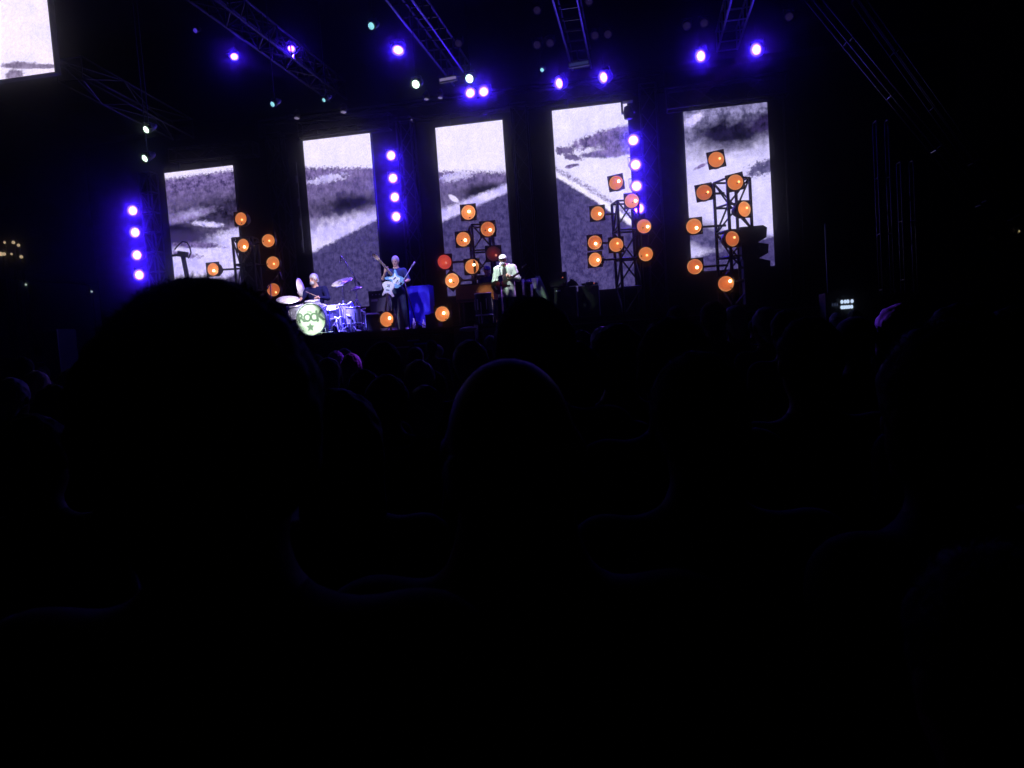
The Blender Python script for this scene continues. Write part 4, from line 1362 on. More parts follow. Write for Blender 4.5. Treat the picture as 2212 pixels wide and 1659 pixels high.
for k in range(3):
    a = 2 * math.pi * k / 3
    MB().tube((0, 0, .2), (.22 * math.cos(a), .22 * math.sin(a), .01), .012, 6).build('leg', 'chrome', t)
for s in (-1, 1):
    tt = thing('drumstick', 'drumstick in the %s hand of the drummer' % ('right' if s < 0 else 'left'), 'drumstick', (dp.x + s * .2, dp.y - .28, FLOOR + .83), group='drumsticks')
    MB().tube((0, .06, 0), (-s * .1, -.3, .1), .008, 6, .005).build('shaft', 'maple', tt)
    MB().ell((-s * .1, -.305, .102), (.008, .012, .008), 8, 6).build('tip', 'maple', tt)


def drum(label, loc, r, h, rot=(0, 0, 0), m='drum_shell', legs=3, name='drum', floor=True, skinm='drum_skin'):
    t = thing(name, label, 'drum', loc, rot)
    MB().lathe([(r, 0), (r, h)], 28, None, False).build('shell', m, t, True)
    MB().lathe([(.004, h + .004), (r * .98, h + .004), (r * .98, h - .002), (.004, h - .002)], 28, None, False).build('drumhead', skinm, t)
    for z in (0.0, h):
        MB().lathe([(r * .99, z - .012), (r * 1.03, z - .012), (r * 1.03, z + .014), (r * .99, z + .014)], 28, None, False).build('hoop', 'chrome', t, True)
    for k in range(6):
        a = 2 * math.pi * k / 6
        MB().box((r * 1.03 * math.cos(a), r * 1.03 * math.sin(a), h * .5), (.018, .018, h * .5), (0, 0, a)).build('lug', 'chrome', t)
    if legs and floor:
        Ri = Euler(rot).to_matrix().inverted()
        for k in range(legs):
            a = 2 * math.pi * k / legs + .4
            top = V3((r * 1.03 * math.cos(a), r * 1.03 * math.sin(a), h * .6))
            wtop = Euler(rot).to_matrix() @ top
            foot = Ri @ V3((wtop.x, wtop.y, FLOOR - loc[2] + .01))
            MB().tube(top, foot, .009, 6).build('leg', 'chrome', t)
    return t


bp = P(673, 695, 14.95)
BR = .325
t = thing('bass_drum', 'big bass drum with pale front head lettered ROCK', 'drum', (bp.x, bp.y, FLOOR + BR + .02), (math.pi / 2, 0, -.06))
MB().lathe([(BR, 0), (BR, -.4)], 40, None, False).build('shell', 'drum_shell', t, True)
MB().lathe([(.004, .012), (BR * .6, .011), (BR * .985, .008), (BR * .985, 0)], 40, None, False).build('drumhead', 'drum_skin', t)
for z in (.0, -.4):
    MB().lathe([(BR * .985, z - .02), (BR * 1.035, z - .02), (BR * 1.035, z + .022), (BR * .985, z + .022)], 40, None, False).build('hoop', 'drum_shell', t, True)
for s in (-1, 1):
    MB().tube((s * BR * .8, -BR * .5, -.05), (s * BR * 1.15, -BR * 1.05, .12), .01, 6).build('spur', 'chrome', t)
for k in range(8):
    a = 2 * math.pi * k / 8 + .2
    MB().box((BR * 1.02 * math.cos(a), BR * 1.02 * math.sin(a), -.2), (.03, .03, .3), (0, 0, a)).build('lug', 'chrome', t)


def lettering(text, size, loc, m, parent, rot=(0, 0, 0), sx=1.0, name='lettering', ext=.0015, bold=.012):
    cu = bpy.data.curves.new(name, 'FONT')
    cu.body = text
    cu.size = size
    cu.align_x = 'CENTER'
    cu.align_y = 'CENTER'
    cu.extrude = ext
    cu.offset = bold * size
    tmp = bpy.data.objects.new('tmp', cu)
    COL.objects.link(tmp)
    dg = bpy.context.evaluated_depsgraph_get()
    me = bpy.data.meshes.new_from_object(tmp.evaluated_get(dg))
    bpy.data.objects.remove(tmp)
    me.materials.clear()
    me.materials.append(M(m))
    o = obj(name, me, parent, loc, rot)
    o.scale = (sx, 1, 1)
    return o


lettering('The', .075, (-.03, .155, .014), 'ink', t, (0, 0, .05))
for i, (ch, x, y, sz, rz) in enumerate((('R', -.225, .035, .27, .15), ('O', -.08, .035, .23, .04), ('C', .06, .035, .23, -.02), ('K', .2, .055, .3, .12))):
    lettering(ch, sz, (x, y, .014), 'ink', t, (0, 0, rz), .95, bold=.035)
emb = []                                     # ragged emblem under the lettering
for k in range(10):
    a = math.pi / 2 + 2 * math.pi * k / 10
    rr = .095 if k % 2 == 0 else .045
    emb.append((rr * math.cos(a) - .03, rr * math.sin(a) - .16))
MB().add([(x, y, .0135) for x, y in emb], [tuple(range(10))]).build('emblem', 'ink', t)

p = P(716, 668, 15.3)
drum('rack tom right of the bass drum, leaning to the drummer', (p.x, p.y, p.z - .16), .19, .2, (.35, .1, 0))
p = P(742, 680, 15.55)
drum('floor tom at the right end of the drum kit', (p.x, p.y, FLOOR + .22), .2, .4, (.05, 0, 0))
p = P(676, 656, 15.25)
drum('small snare drum above the bass drum', (p.x, p.y, p.z - .06), .15, .12, (.2, 0, 0), 'chrome')
p = P(640, 676, 15.4)
drum('chrome side drum at the left end of the drum kit', (p.x, p.y, p.z - .1), .17, .25, (.2, 0, 0), 'chrome')


def cymbal_stand(label, px, py, Y, r, tilt, post=True, gapped=False):
    p = P(px, py, Y)
    t = thing('cymbal_stand', label, 'cymbal', (p.x, p.y, FLOOR))
    h = p.z - FLOOR
    prof = [(.012, .03), (.05, .022), (.06, .012), (r * .6, .004), (r, -.012), (r, -.015), (r * .6, .0), (.05, .008), (.012, .02)]
    for k in range(2 if gapped else 1):
        c = MB().lathe(prof, 36, Matrix.Diagonal((1, 1, -1 if k else 1)), False).build('cymbal', 'brass', t, True, (0, 0, h - k * .03), tilt)
    MB().tube((0, 0, .3), (0, 0, h + .03), .009, 8).build('upper_tube', 'chrome', t, True)
    MB().tube((0, 0, .12), (0, 0, h * .62), .014, 8).build('lower_tube', 'chrome', t, True)
    MB().tube((0, 0, h * .6), (0, 0, h * .65), .022, 8).build('clutch', 'chrome', t)
    for k in range(3):
        a = 2 * math.pi * k / 3 + .3
        MB().tube((0, 0, .34), (.28 * math.cos(a), .28 * math.sin(a), .012), .01, 6).build('leg', 'chrome', t)
    return t


cymbal_stand('large bright crash cymbal right of the drummer\'s head', 738, 608, 15.5, .235, (.44, -.14, 0))
cymbal_stand('smaller cymbal pair just below the large crash cymbal', 769, 622, 15.8, .13, (.3, -.1, 0), gapped=True)
cymbal_stand('wide violet-lit cymbal at the left end, half hidden by the big dark head', 622, 646, 15.3, .24, (.36, .2, 0))
cymbal_stand('cymbal tipped up on edge left of the drummer', 651, 622, 15.8, .22, (.15, 1.42, .2))


cymbal_stand('closed hi-hat low left of the bass drum', 641, 664, 15.5, .17, (.1, 0, 0), gapped=True)
p = P(765, 690, 15.2)
drum('second smaller floor tom right of the floor tom', (p.x, p.y, FLOOR + .2), .15, .33, (.05, 0, 0))


def boom_mic(label, base, top, tip, mic_dir, m='chrome'):
    base, top, tip = V3(base), V3(top), V3(tip)
    t = thing('boom_microphone', label, 'microphone stand', base)
    T, E_ = top - base, tip - base
    MB().tube((0, 0, .05), T, .012, 8).build('upright', 'black_metal', t, True)
    bk = T + (T - E_) * .25
    MB().tube(bk, E_, .009, 8).build('boom_arm', m, t, True)
    MB().tube(bk, bk + (T - E_).normalized() * .07, .022, 8).build('counterweight', 'black_metal', t)
    md = V3(mic_dir).normalized()
    MB().tube(E_, E_ + md * .16, .014, 10, .02).build('microphone', m, t, True)
    for k in range(3):
        a = 2 * math.pi * k / 3
        MB().tube((0, 0, .2), (.3 * math.cos(a), .3 * math.sin(a), .012), .01, 6).build('leg', 'black_metal', t)
    return t


a = P(768, 590, 16.0)
boom_mic('overhead boom microphone above the right cymbals', (a.x, a.y, FLOOR), P(766, 598, 16.0), P(737, 552, 15.8), (-.2, 0, -1))
a = P(588, 606, 15.7)
boom_mic('thin boom microphone rising over the left cymbal', (a.x - .1, a.y, FLOOR), P(584, 614, 15.7), P(604, 588, 15.6), (.25, 0, -1), 'alu')
a = P(880, 596, 17.3)
boom_mic('pale boom microphone pointing up right beside the guitarist', (a.x + .15, a.y, FLOOR), P(872, 604, 17.3), P(888, 578, 17.3), (.5, 0, .6), 'white_paint')
for k, (px, py, Y) in enumerate(((760, 700, 15.0), (790, 690, 15.6), (735, 715, 14.95))):
    a = P(px, py, Y)
    t = thing('microphone_stand', ('short microphone stand right of the floor tom', 'short microphone stand between the drums and the grey amplifier', 'short microphone stand at the front right of the bass drum')[k], 'microphone stand', (a.x, a.y, FLOOR))
    h = max(.3, a.z - FLOOR + .15)
    MB().tube((0, 0, .03), (0, 0, h), .01, 8).build('tube', 'chrome', t)
    MB().lathe([(.11, 0), (.11, .015), (.02, .03)], 16).build('base', 'black_metal', t)
    MB().tube((0, 0, h), (-.12, .06, h + .05), .016, 8, .022).build('microphone', 'white_paint', t)
for k, (px, py, Y) in enumerate(((752, 668, 15.9), (727, 690, 15.1), (778, 672, 16.2))):
    a = P(px, py, Y)
    t = thing('stand_hardware', ('chrome clamp stand right of the floor tom', 'chrome tom stand right beside the bass drum', 'chrome stand behind the smaller floor tom')[k], 'stand', (a.x, a.y, FLOOR))
    h = a.z - FLOOR
    MB().tube((0, 0, .1), (0, 0, h), .016, 8).build('tube', 'chrome', t, True)
    MB().tube((-.14, 0, h), (.14, -.03, h + .05), .014, 8).build('cross_arm', 'chrome', t, True)
    MB().ell((-.14, 0, h), (.035, .03, .035), 10, 8).build('clamp', 'white_paint', t, True)
    for j in range(3):
        q_ = 2 * math.pi * j / 3 + k
        MB().tube((0, 0, .28), (.24 * math.cos(q_), .24 * math.sin(q_), .012), .011, 6).build('leg', 'chrome', t)
DRUM_MICS = ((703, 663, 15.0, 'clip microphone at the left rim of the rack tom'), (733, 660, 15.2, 'clip microphone at the right rim of the rack tom'), (757, 655, 15.4, 'pale microphone above the floor tom'),
             (722, 706, 14.9, 'low microphone right of the bass drum hoop'), (750, 712, 15.0, 'low microphone between the two floor toms'), (784, 702, 15.4, 'low microphone at the right end of the drum kit'),
             (655, 668, 15.2, 'clip microphone by the closed hi-hat'), (770, 650, 15.9, 'thin microphone behind the smaller cymbal pair'))
for k, (px, py, Y, lab) in enumerate(DRUM_MICS):  # microphones added to bring more glints into the kit
    a = P(px, py, Y)
    t = thing('drum_microphone', lab, 'microphone', (a.x, a.y, FLOOR))
    h = max(.12, a.z - FLOOR)
    MB().tube((0, 0, .01), (0, 0, h), .011, 6).build('stand_tube', 'chrome', t)
    MB().lathe([(.09, 0), (.09, .012), (.02, .02)], 14).build('base', 'black_metal', t)
    mk = MB().tube((.03, -.03, h + .02), (-.09, .03, h - .03), .026, 8, .018).build('microphone', ('white_paint', 'chrome')[k % 2], t, True)
    MB().path([(.03, -.03, h + .02), (.09, -.02, h - .1), (.05, .04, h * .4), (.02, .02, .03)], .006, 5).build('cable', 'blue_cloth_and_light', mk)
# pedals and small hardware glinting on the floor around the drums
for k, (px, py, Y, mm) in enumerate(((742, 726, 14.9, 'chrome'), (715, 728, 14.9, 'white_paint'), (775, 718, 15.2, 'chrome'), (697, 731, 14.85, 'chrome'), (790, 712, 15.3, 'alu'))):
    a = P(px, py, Y)
    t = thing('pedal', ('shiny foot pedal right of the bass drum', 'white pedal close to the bass drum', 'small shiny pedal below the grey amplifier', 'tiny chrome pedal at the foot of the bass drum', 'dull metal pedal left of the floor lamp')[k], 'pedal', (a.x, a.y, FLOOR), (0, 0, .3 * k))
    MB().box((0, 0, .02), (.13, .22, .03)).build('base', 'black_metal', t)
    MB().box((0, 0, .05), (.09, .2, .012), (.18, 0, 0)).build('plate', mm, t)


# ------------------------------------------------------------------ amplifiers, organ, monitors
def amp(label, px0, px1, py0, Y, m='black_tolex', grille='grille', depth=.3, pilot=False, rotz=0.0, zb=None, name='amplifier', badge=True, knobs=True):
    a, b_ = P(px0, py0, Y), P(px1, py0, Y)
    z0 = FLOOR if zb is None else zb
    w, h = abs(b_.x - a.x), (a.z + b_.z) / 2 - z0
    t = thing(name, label, 'amplifier', ((a.x + b_.x) / 2, Y + depth / 2, z0), (0, 0, rotz))
    MB().box((0, 0, h / 2), (w, depth, h)).build('cabinet', m, t)
    gh = h * (.78 if knobs else .9)
    MB().box((0, -depth / 2 - .006, gh / 2 + h * .05), (w * .92, .012, gh)).build('grille', grille, t)
    if knobs:
        MB().box((0, -depth / 2 - .005, h * .91), (w * .92, .01, h * .1)).build('control_panel', 'alu_dark', t)
        kn = MB()
        for k in range(6):
            kn.tube((-w * .35 + k * w * .12, -depth / 2 - .01, h * .91), (-w * .35 + k * w * .12, -depth / 2 - .03, h * .91), .012, 8)
        kn.build('knobs', 'chrome', t)
    if badge:
        MB().box((-w * .3, -depth / 2 - .016, gh + h * .0), (w * .22, .006, h * .05)).build('badge', 'white_paint', t)
    MB().tube((-.09, 0, h + .02), (.09, 0, h + .02), .012, 6).build('handle', 'rubber', t)
    if pilot:
        MB().ell((w * .3, -depth / 2 - .02, h * .6 if not knobs else h * .91), (.014, .008, .014), 8, 6).build('pilot_light', 'pilot_red', t)
    return t


amp('grey-fronted amplifier behind the cream guitar', 795, 858, 627, 18.6, 'black_tolex', 'grille', .35)
amp('dark bass cabinet left of the pair right of the singer', 1196, 1243, 620, 18.6, 'black_tolex', 'dark_grille', .4, knobs=False)
amp('dark bass cabinet right of the pair right of the singer', 1248, 1292, 617, 18.5, 'black_tolex', 'dark_grille', .4, knobs=False, badge=False)
zz = P(1220, 618, 18.6).z
amp('small amplifier head with a red light atop the left bass cabinet', 1186, 1222, 588, 18.6, 'black_tolex', 'dark_grille', .3, pilot=True, zb=zz + .01, knobs=False, badge=False)
zz2 = P(1270, 616, 18.5).z
amp('flat amplifier head with a red light atop the right bass cabinet', 1256, 1290, 611, 18.5, 'black_tolex', 'dark_grille', .3, pilot=True, zb=zz2 + .01, knobs=False, badge=False)
a = P(1236, 612, 18.9)
t = thing('cable_bag', 'dark peaked bag between the two amplifier heads', 'bag', (a.x, a.y, zz + .005))
MB().prism([(-.16, 0), (.16, 0), (.1, .1), (0, .16), (-.1, .09)], -.1, .1).build('bag_body', 'black_tolex', t)
MB().path([(-.06, 0, .11), (-.03, 0, .17), (.03, 0, .17), (.06, 0, .11)], .008).build('handle', 'rubber', t)
amp('plain black box on the floor left of the floor lamp by the organ', 918, 945, 679, 17.3, 'black_tolex', 'dark_grille', .4, knobs=False, badge=False)
# table draped with blue cloth behind the guitarist
a, b_ = P(880, 619, 18.7), P(926, 616, 18.7)
t = thing('draped_table', 'table under a blue cloth behind the guitarist', 'table', ((a.x + b_.x) / 2, 18.9, FLOOR))
w, h = b_.x - a.x, a.z - FLOOR
vs, fs = [], []
N = 44
for k in range(N):
    u = 4 * k / N
    e, f = int(u), u - int(u)
    cx = [(-1, -1), (1, -1), (1, 1), (-1, 1), (-1, -1)]
    x = (cx[e][0] * (1 - f) + cx[e + 1][0] * f) * w / 2
    y = (cx[e][1] * (1 - f) + cx[e + 1][1] * f) * .22
    rip = .02 * math.sin(k * 1.7) + .012 * math.sin(k * 2.9)
    hem = .12 + .12 * max(0, math.sin(k * .55))
    for z, s in ((h, 1), (h - .03, 1.01), ((h + hem) / 2, 1 + rip), (hem, 1.02 + 2 * rip)):
        vs.append((x * s, y * s, z))
for k in range(N):
    j = (k + 1) % N
    for q_ in range(3):
        fs.append((k * 4 + q_, j * 4 + q_, j * 4 + q_ + 1, k * 4 + q_ + 1))
fs.append(tuple(k * 4 for k in range(N)))
MB().add(vs, fs).build('cloth', 'blue_cloth_and_light', t, False)
for sx in (-1, 1):
    for sy in (-1, 1):
        MB().tube((sx * w * .42, sy * .17, 0), (sx * w * .42, sy * .17, h - .02), .02, 8).build('leg', 'alu', t)
for k, (px, py, hh) in enumerate(((892, 664, .3), (918, 652, .22), (908, 668, .26))):
    a = P(px, py, 17.9)
    t = thing('bottle', ('tall pale bottle by the guitarist\'s right side', 'pale bottle right of the blue cloth', 'short pale bottle before the blue cloth')[k], 'bottle', (a.x, a.y + .1 * k, FLOOR))
    MB().lathe([(.035, 0), (.04, .01), (.04, hh * .65), (.015, hh * .85), (.015, hh)], 14).build('glass', 'white_paint', t, True)
    MB().tube((0, 0, hh), (0, 0, hh + .02), .017, 10).build('stopper', 'blue_cloth_and_light', t)
a = P(920, 596, 18.9)
# organ with keyboard player
a, b_ = P(985, 640, 18.95), P(1066, 632, 18.95)
w = b_.x - a.x
ox = (a.x + b_.x) / 2
t = thing('organ', 'wooden organ left of the singer', 'organ', (ox, 19.25, FLOOR))
zt = P(1020, 616, 18.95).z - FLOOR
zb = P(1020, 650, 18.95).z - FLOOR
MB().box((0, 0, (zt + zb) / 2), (w, .6, zt - zb)).build('case', 'wood', t)
MB().box((0, 0, zt + .02), (w + .06, .66, .035)).build('lid', 'dark_wood', t)
MB().box((0, -.32, zb + .03), (w * .96, .05, .05)).build('front_rail', 'dark_wood', t)
for sx in (-1, 1):
    for sy in (-1, 1):
        MB().tube((sx * w * .44, sy * .24, 0), (sx * w * .44, sy * .24, zb), .028, 8).build('leg', 'dark_wood', t)
MB().box((0, .3, .22), (w * .8, .1, .06)).build('pedal_bar', 'dark_wood', t)
kb = MB()
for k in range(30):
    kb.box((-w * .42 + k * w * .029, .34, zt - .03), (w * .026, .12, .02))
kb.build('keys', 'white_paint', t)
kp = P(1056, 640, 19.9)
KEY_P = thing('person', 'keyboard player in a blue cap half hidden behind the singer', 'person', (kp.x, kp.y, FLOOR))
J = standing()
J = {k: v for k, v in J.items()}
dz = -.18
for k in ('pelvis', 'chest', 'neck', 'head', 'shL', 'shR', 'elL', 'elR', 'wrL', 'wrR', 'hipL', 'hipR'):
    J[k] = (J[k][0], J[k][1], J[k][2] + dz)
for sd, s in (('L', 1), ('R', -1)):
    J['el' + sd] = (s * .28, -.05, .95)
    J['wr' + sd] = (s * .2, -.3, .95)
    J['hd' + sd] = (0, -1, -.1)
    J['pm' + sd] = (0, 0, -1)
    J['kn' + sd] = (s * .12, -.1, .45)
obj('body', blend_mesh('body', body_prims(J), .013, ['skin', 'shirt_navy', 'jeans', 'lips', 'eye', 'shoe_dark']), KEY_P)
hx, hy, hz = J['head']
obj('cap', blend_mesh('cap', [('e', (hx, hy + .006, hz + .045), (.095, .112, .085), .01, 0), ('e', (hx, hy - .11, hz + .035), (.075, .08, .012), .012, 0), ('x', (hx, hy, hz - .075), (.2, .2, .09))], .009, ['cap_blue']), KEY_P)
# drum seen under the organ
p = P(1055, 675, 18.3)
drum('low drum with a blue-lit top between the organ and the singer', (p.x, p.y - .5, FLOOR + .25), .2, .5, (0, 0, 0), 'black_metal', skinm='blue_cloth_and_light')  # drumhead coloured blue to stand for blue light on it

# gear right of the singer: small table, bottles, lamp, folded green cloth
a, b_ = P(1128, 612, 18.9), P(1162, 608, 18.9)
t = thing('gear_table', 'small table with blue-lit gear right of the singer', 'table', ((a.x + b_.x) / 2, 19.0, FLOOR))
w, h = b_.x - a.x, a.z - FLOOR
MB().box((0, 0, h), (w + .1, .4, .03)).build('table_top', 'dark_wood', t)
for sx in (-1, 1):
    for sy in (-1, 1):
        MB().tube((sx * w * .45, sy * .16, 0), (sx * w * .45, sy * .16, h - .015), .016, 6).build('leg', 'alu_dark', t)
t = thing('mixer', 'small blue-lit mixer on the table right of the singer', 'mixer', ((a.x + b_.x) / 2, 18.95, FLOOR + h + .017))
MB().prism([(-.17, 0), (.17, 0), (.17, .1), (-.17, .05)], -.14, .14).build('case', 'blue_cloth_and_light', t)  # blue light on the mixer put into its case colour
kn = MB()
for i in range(5):
    kn.tube((-.12 + i * .06, -.141, .03), (-.12 + i * .06, -.16, .03), .012, 8)
kn.build('knobs', 'chrome', t)
for k, px in enumerate((1131, 1149)):
    q = P(px, 632, 18.5)
    t = thing('upright_tube', ('tall white tube stand left of the gear table front', 'shorter white tube stand right of the gear table front')[k], 'stand', (q.x, q.y, FLOOR))
    z1 = P(px, (603, 614)[k], 18.5).z - FLOOR
    MB().tube((0, 0, .02), (0, 0, z1 - .38), .012, 8).build('lower_tube', 'black_metal', t)
    MB().tube((0, 0, z1 - .38), (0, 0, z1), .026, 10).build('upper_tube', 'white_paint', t, True)
    MB().lathe([(.13, 0), (.13, .02), (.02, .03)], 16).build('base', 'black_metal', t)
q = P(1156, 612, 18.4)
t = thing('shade_lamp', 'small white cup-shaped lamp shade right of the gear table', 'lamp', (q.x, q.y, FLOOR), (0, 0, 0))
h = q.z - FLOOR
MB().lathe([(.045, h - .12), (.085, h + .12), (.08, h + .12), (.04, h - .11)], 18, None, False).build('lamp_shade', 'white_paint', t, True)
MB().tube((0, 0, .02), (0, 0, h - .1), .012, 8).build('post', 'black_metal', t)
MB().lathe([(.12, 0), (.12, .02), (.02, .03)], 16).build('base', 'black_metal', t)
q = P(1176, 640, 18.5)
t = thing('green_cloth_stand', 'hanging green cloth on a stand left of the bass cabinets', 'cloth', (q.x, q.y, FLOOR))
zt = P(1166, 596, 18.5).z - FLOOR
vs, fs = [], []
for i in range(9):
    s = i / 8
    cxx = -.12 + .26 * s ** 1.5
    wd = .06 + .1 * math.sin(math.pi * min(1, s * 1.1))
    z = zt - s * (zt - .35)
    vs += [(cxx - wd, -.03 * math.sin(i), z), (cxx, -.05, z), (cxx + wd * .6, .02 * math.cos(i), z), (cxx, .03, z)]
for i in range(8):
    for j in range(4):
        fs.append((i * 4 + j, i * 4 + (j + 1) % 4, (i + 1) * 4 + (j + 1) % 4, (i + 1) * 4 + j))
MB().add(vs, fs).build('cloth', 'green_cloth', t, True)
MB().tube((-.12, .03, 0.02), (-.12, .03, zt + .02), .012, 8).build('post', 'black_metal', t)
MB().lathe([(.14, 0), (.14, .02), (.02, .03)], 16, None).build('base', 'black_metal', t, loc=(-.12, .03, 0))


def wedge(label, px, py, Y, w=.6, m='black_tolex', rz=0):
    a = P(px, py, Y)
    t = thing('monitor_wedge', label, 'loudspeaker', (a.x, a.y, FLOOR), (0, 0, rz), 'floor monitors')
    prof = [(-.25, 0), (.25, 0), (.27, .12), (-.05, .42), (-.25, .38)]
    MB().prism(prof, -w / 2, w / 2, Matrix.Rotation(math.pi / 2, 3, 'Z')).build('cabinet', m, t)
    mid = V3((0, .11, .272))
    MB().box(mid + V3((0, .012, .011)), (w * .86, .36, .012), (-.753, 0, 0)).build('grille', 'grille', t)
    for s in (-1, 1):
        MB().box((s * (w / 2 + .004), -.1, .24), (.008, .14, .04)).build('handle', 'alu', t)
    return t


wedge('small floor monitor between the drums and the floor lamp', 800, 694, 15.9, .34, rz=.5)


def front_fill(label, px0, px1, py0, Y, lean=0.0):
    a, b_ = P(px0, py0, Y), P(px1, py0, Y)
    w, h = b_.x - a.x, (a.z + b_.z) / 2
    t = thing('front_loudspeaker', label, 'loudspeaker', ((a.x + b_.x) / 2, Y + .25, 0), (0, 0, lean), 'loudspeakers before the stage')
    MB().box((0, 0, h / 2), (w, .5, h)).build('cabinet', 'black_tolex', t)
    MB().box((0, -.257, h - .24), (w * .9, .012, .4)).build('grille', 'grille', t)
    MB().box((0, -.257, h - .7), (w * .9, .012, .4)).build('grille', 'dark_grille', t)
    MB().box((0, -.2, h + .008), (w, .1, .014)).build('top_rail', 'alu', t)
    for s_ in (-1, 1):
        MB().box((s_ * (w / 2 + .004), 0, h - .3), (.008, .16, .08)).build('handle', 'alu', t)
    return t


front_fill('pale-edged loudspeaker before the stage, left of the singer', 976, 1022, 703, 14.0, .06)
front_fill('dark loudspeaker before the stage, under the singer', 1044, 1086, 703, 14.0, -.2)
a = P(1012, 711, 13.62)
t = thing('footlight', 'bright oval lamp on the front of the pale-edged loudspeaker', 'stage lamp', (a.x, a.y, a.z))
MB().ell((0, 0, 0), (.17, .05, .045), 18, 8).build('lens', 'white_paint', t, True)
MB().box((0, .07, 0), (.22, .12, .07)).build('housing', 'black_metal', t)
# cable drum, painted reflection strip, small stage-front boxes
for k, (px, py, w) in enumerate(((865, 748, .42), (912, 740, .3), (895, 733, .25))):
    a = P(px, py, 14.55)
    t = thing('front_box', ('pale painted reflection strip on a box at the stage front under the guitarist', 'blue-lit box of connectors at the stage front', 'small blue-lit box beside the connector box')[k], 'box', (a.x, a.y, 0))
    MB().box((0, 0, a.z / 2), (w, .12, a.z)).build('case', 'black_tolex', t)
    MB().box((0, -.066, a.z - .02), (w * .95, .01, .03)).build('strip', ('white_paint', 'blue_cloth_and_light', 'blue_cloth_and_light')[k], t)  # white strip paints a reflection, blue strips paint blue light

# video camera jib before the leftmost screen
p = P(395, 552, 17.0)
t = thing('camera_jib', 'black video camera on a bent arm before the leftmost screen', 'camera', (p.x, p.y, FLOOR))
h = p.z - FLOOR
MB().path([(.18, 0, 0), (.1, 0, h * .6), (0, 0, h)], .055, 10).build('post', 'black_metal', t)
MB().box((0, 0, h + .03), (.2, .14, .13), (0, .2, 0)).build('camera_body', 'black_metal', t)
MB().tube((-.3, 0, h + .02), (-.08, 0, h + .03), .03, 10).build('lens_barrel', 'black_metal', t)
pts = [(-.22 + .02, 0, h + .16), (-.1, 0, h + .25), (.02, 0, h + .33), (.14, 0, h + .3), (.2, 0, h + .18), (.22, 0, h + .05), (.14, 0, h - .08)]
MB().path(pts, .016, 8).build('cable_loop', 'rubber', t)
MB().lathe([(.3, 0), (.3, .03), (.05, .06)], 20).build('base', 'black_metal', t, loc=(.18, 0, 0))
# strip of dim lights left of the second screen
p0 = P(638, 380, 20.4)
p1 = P(652, 545, 20.4)
t = thing('led_strip', 'vertical strip of four dim bluish lights left of the second screen', 'stage lamp', (p1.x, 20.45, p1.z))
MB().box((0, .03, (p0.z - p1.z) / 2), (.06, .04, p0.z - p1.z)).build('rail', 'black_metal', t)
for py in (386, 437, 480, 527):
    q = P(640, py, 20.4)
    MB().box((0, .004, q.z - p1.z), (.035, .012, .2)).build('light', 'faint_lens_glow', t)
MB().box((0, .05, p0.z - p1.z + .2), (.03, .02, .4)).build('hanging_bracket', 'black_metal', t)

# ------------------------------------------------------------------ equipment seen in the right wing and far lights
p = P(1835, 655, 14.0)
t = thing('equipment_rack', 'dark rack with two rows of small white lights in the right wing', 'equipment rack', (p.x, p.y, 0))
MB().box((0, .3, (p.z + .2) / 2), (.75, .5, p.z + .2)).build('case', 'black_metal', t)
Ri = CAM_R
for row, ys, xs in ((0, 652, (1819, 1826, 1832, 1841)), (1, 664, (1819, 1824, 1829, 1834, 1840))):
    for x in xs:
        q = P(x, ys - (x - 1819) * .07, 14.03)
        MB().ell((q.x - p.x, .04, q.z), (.026, .012, .034), 8, 6).build('light', 'meter', t)
for x in (1799, 1804, 1809):
    q = P(x, 658, 14.03)
    MB().ell((q.x - p.x, .04, q.z), (.014, .01, .03), 8, 6).build('light', 'meter_dim', t)
p = P(108, 727, 13.5)
t = thing('flight_case', 'dim square flight case at far left', 'case', (p.x, p.y, 0))
ztop = P(108, 712, 13.5).z
MB().box((0, .25, ztop / 2), (.34, .5, ztop)).build('case_body', 'dark_grille', t)
MB().box((0, -.01, ztop - .015), (.36, .02, .03)).build('edge_rail', 'alu', t)
for s in (-1, 1):
    MB().box((s * .17, -.01, ztop / 2), (.025, .02, ztop - .04)).build('corner_rail', 'alu', t)

FAR = [(12, 524, .11, 'warm_far'), (31, 524, .15, 'warm_far'), (42, 530, .14, 'warm_far'), (4, 549, .2, 'warm_far'), (11, 549, .16, 'warm_far'), (27, 549, .1, 'warm_far'), (48, 555, .15, 'warm_far'), (58, 615, .1, 'white_far'), (200, 630, .09, 'white_far'), (235, 629, .06, 'led_dim'),
       (1941, 523, .12, 'white_far'), (1998, 540, .08, 'warm_far'), (2200, 500, .06, 'warm_far')]
FARL = ['leftmost dim warm light of the upper row in the far distance at left', 'brightest warm light of the upper row in the far distance at left', 'rightmost warm light of the upper row in the far distance at left', 'elongated warm light touching the left picture edge', 'warm light fused to the elongated one at the left edge',
        'dim warm light in the middle of the lower far row at left', 'bright warm light at the right end of the lower far row', 'single white far light low at left', 'greenish far light left of the biggest head', 'faint violet far light beside the biggest head',
        'white far light beside the masts at right', 'small yellow far light right of the masts', 'faint far light at the right picture edge']
for (px, py, r, mm), lab in zip(FAR, FARL):
    p = P(px, py, 55)
    t = thing('street_lamp', lab, 'street lamp', (p.x, p.y, 0), group='far street lamps')
    MB().tube((0, 0, 0), (0, 0, p.z), .07, 8, .05).build('post', 'alu_dark', t)
    MB().ell((0, -.1, p.z), (r * .85, r * .85, r * .85), 10, 8).build('lamp_globe', mm, t, True)
    MB().tube((0, 0, p.z + .05), (0, -.15, p.z + r * 1.7), .04, 6).build('bracket', 'alu_dark', t)
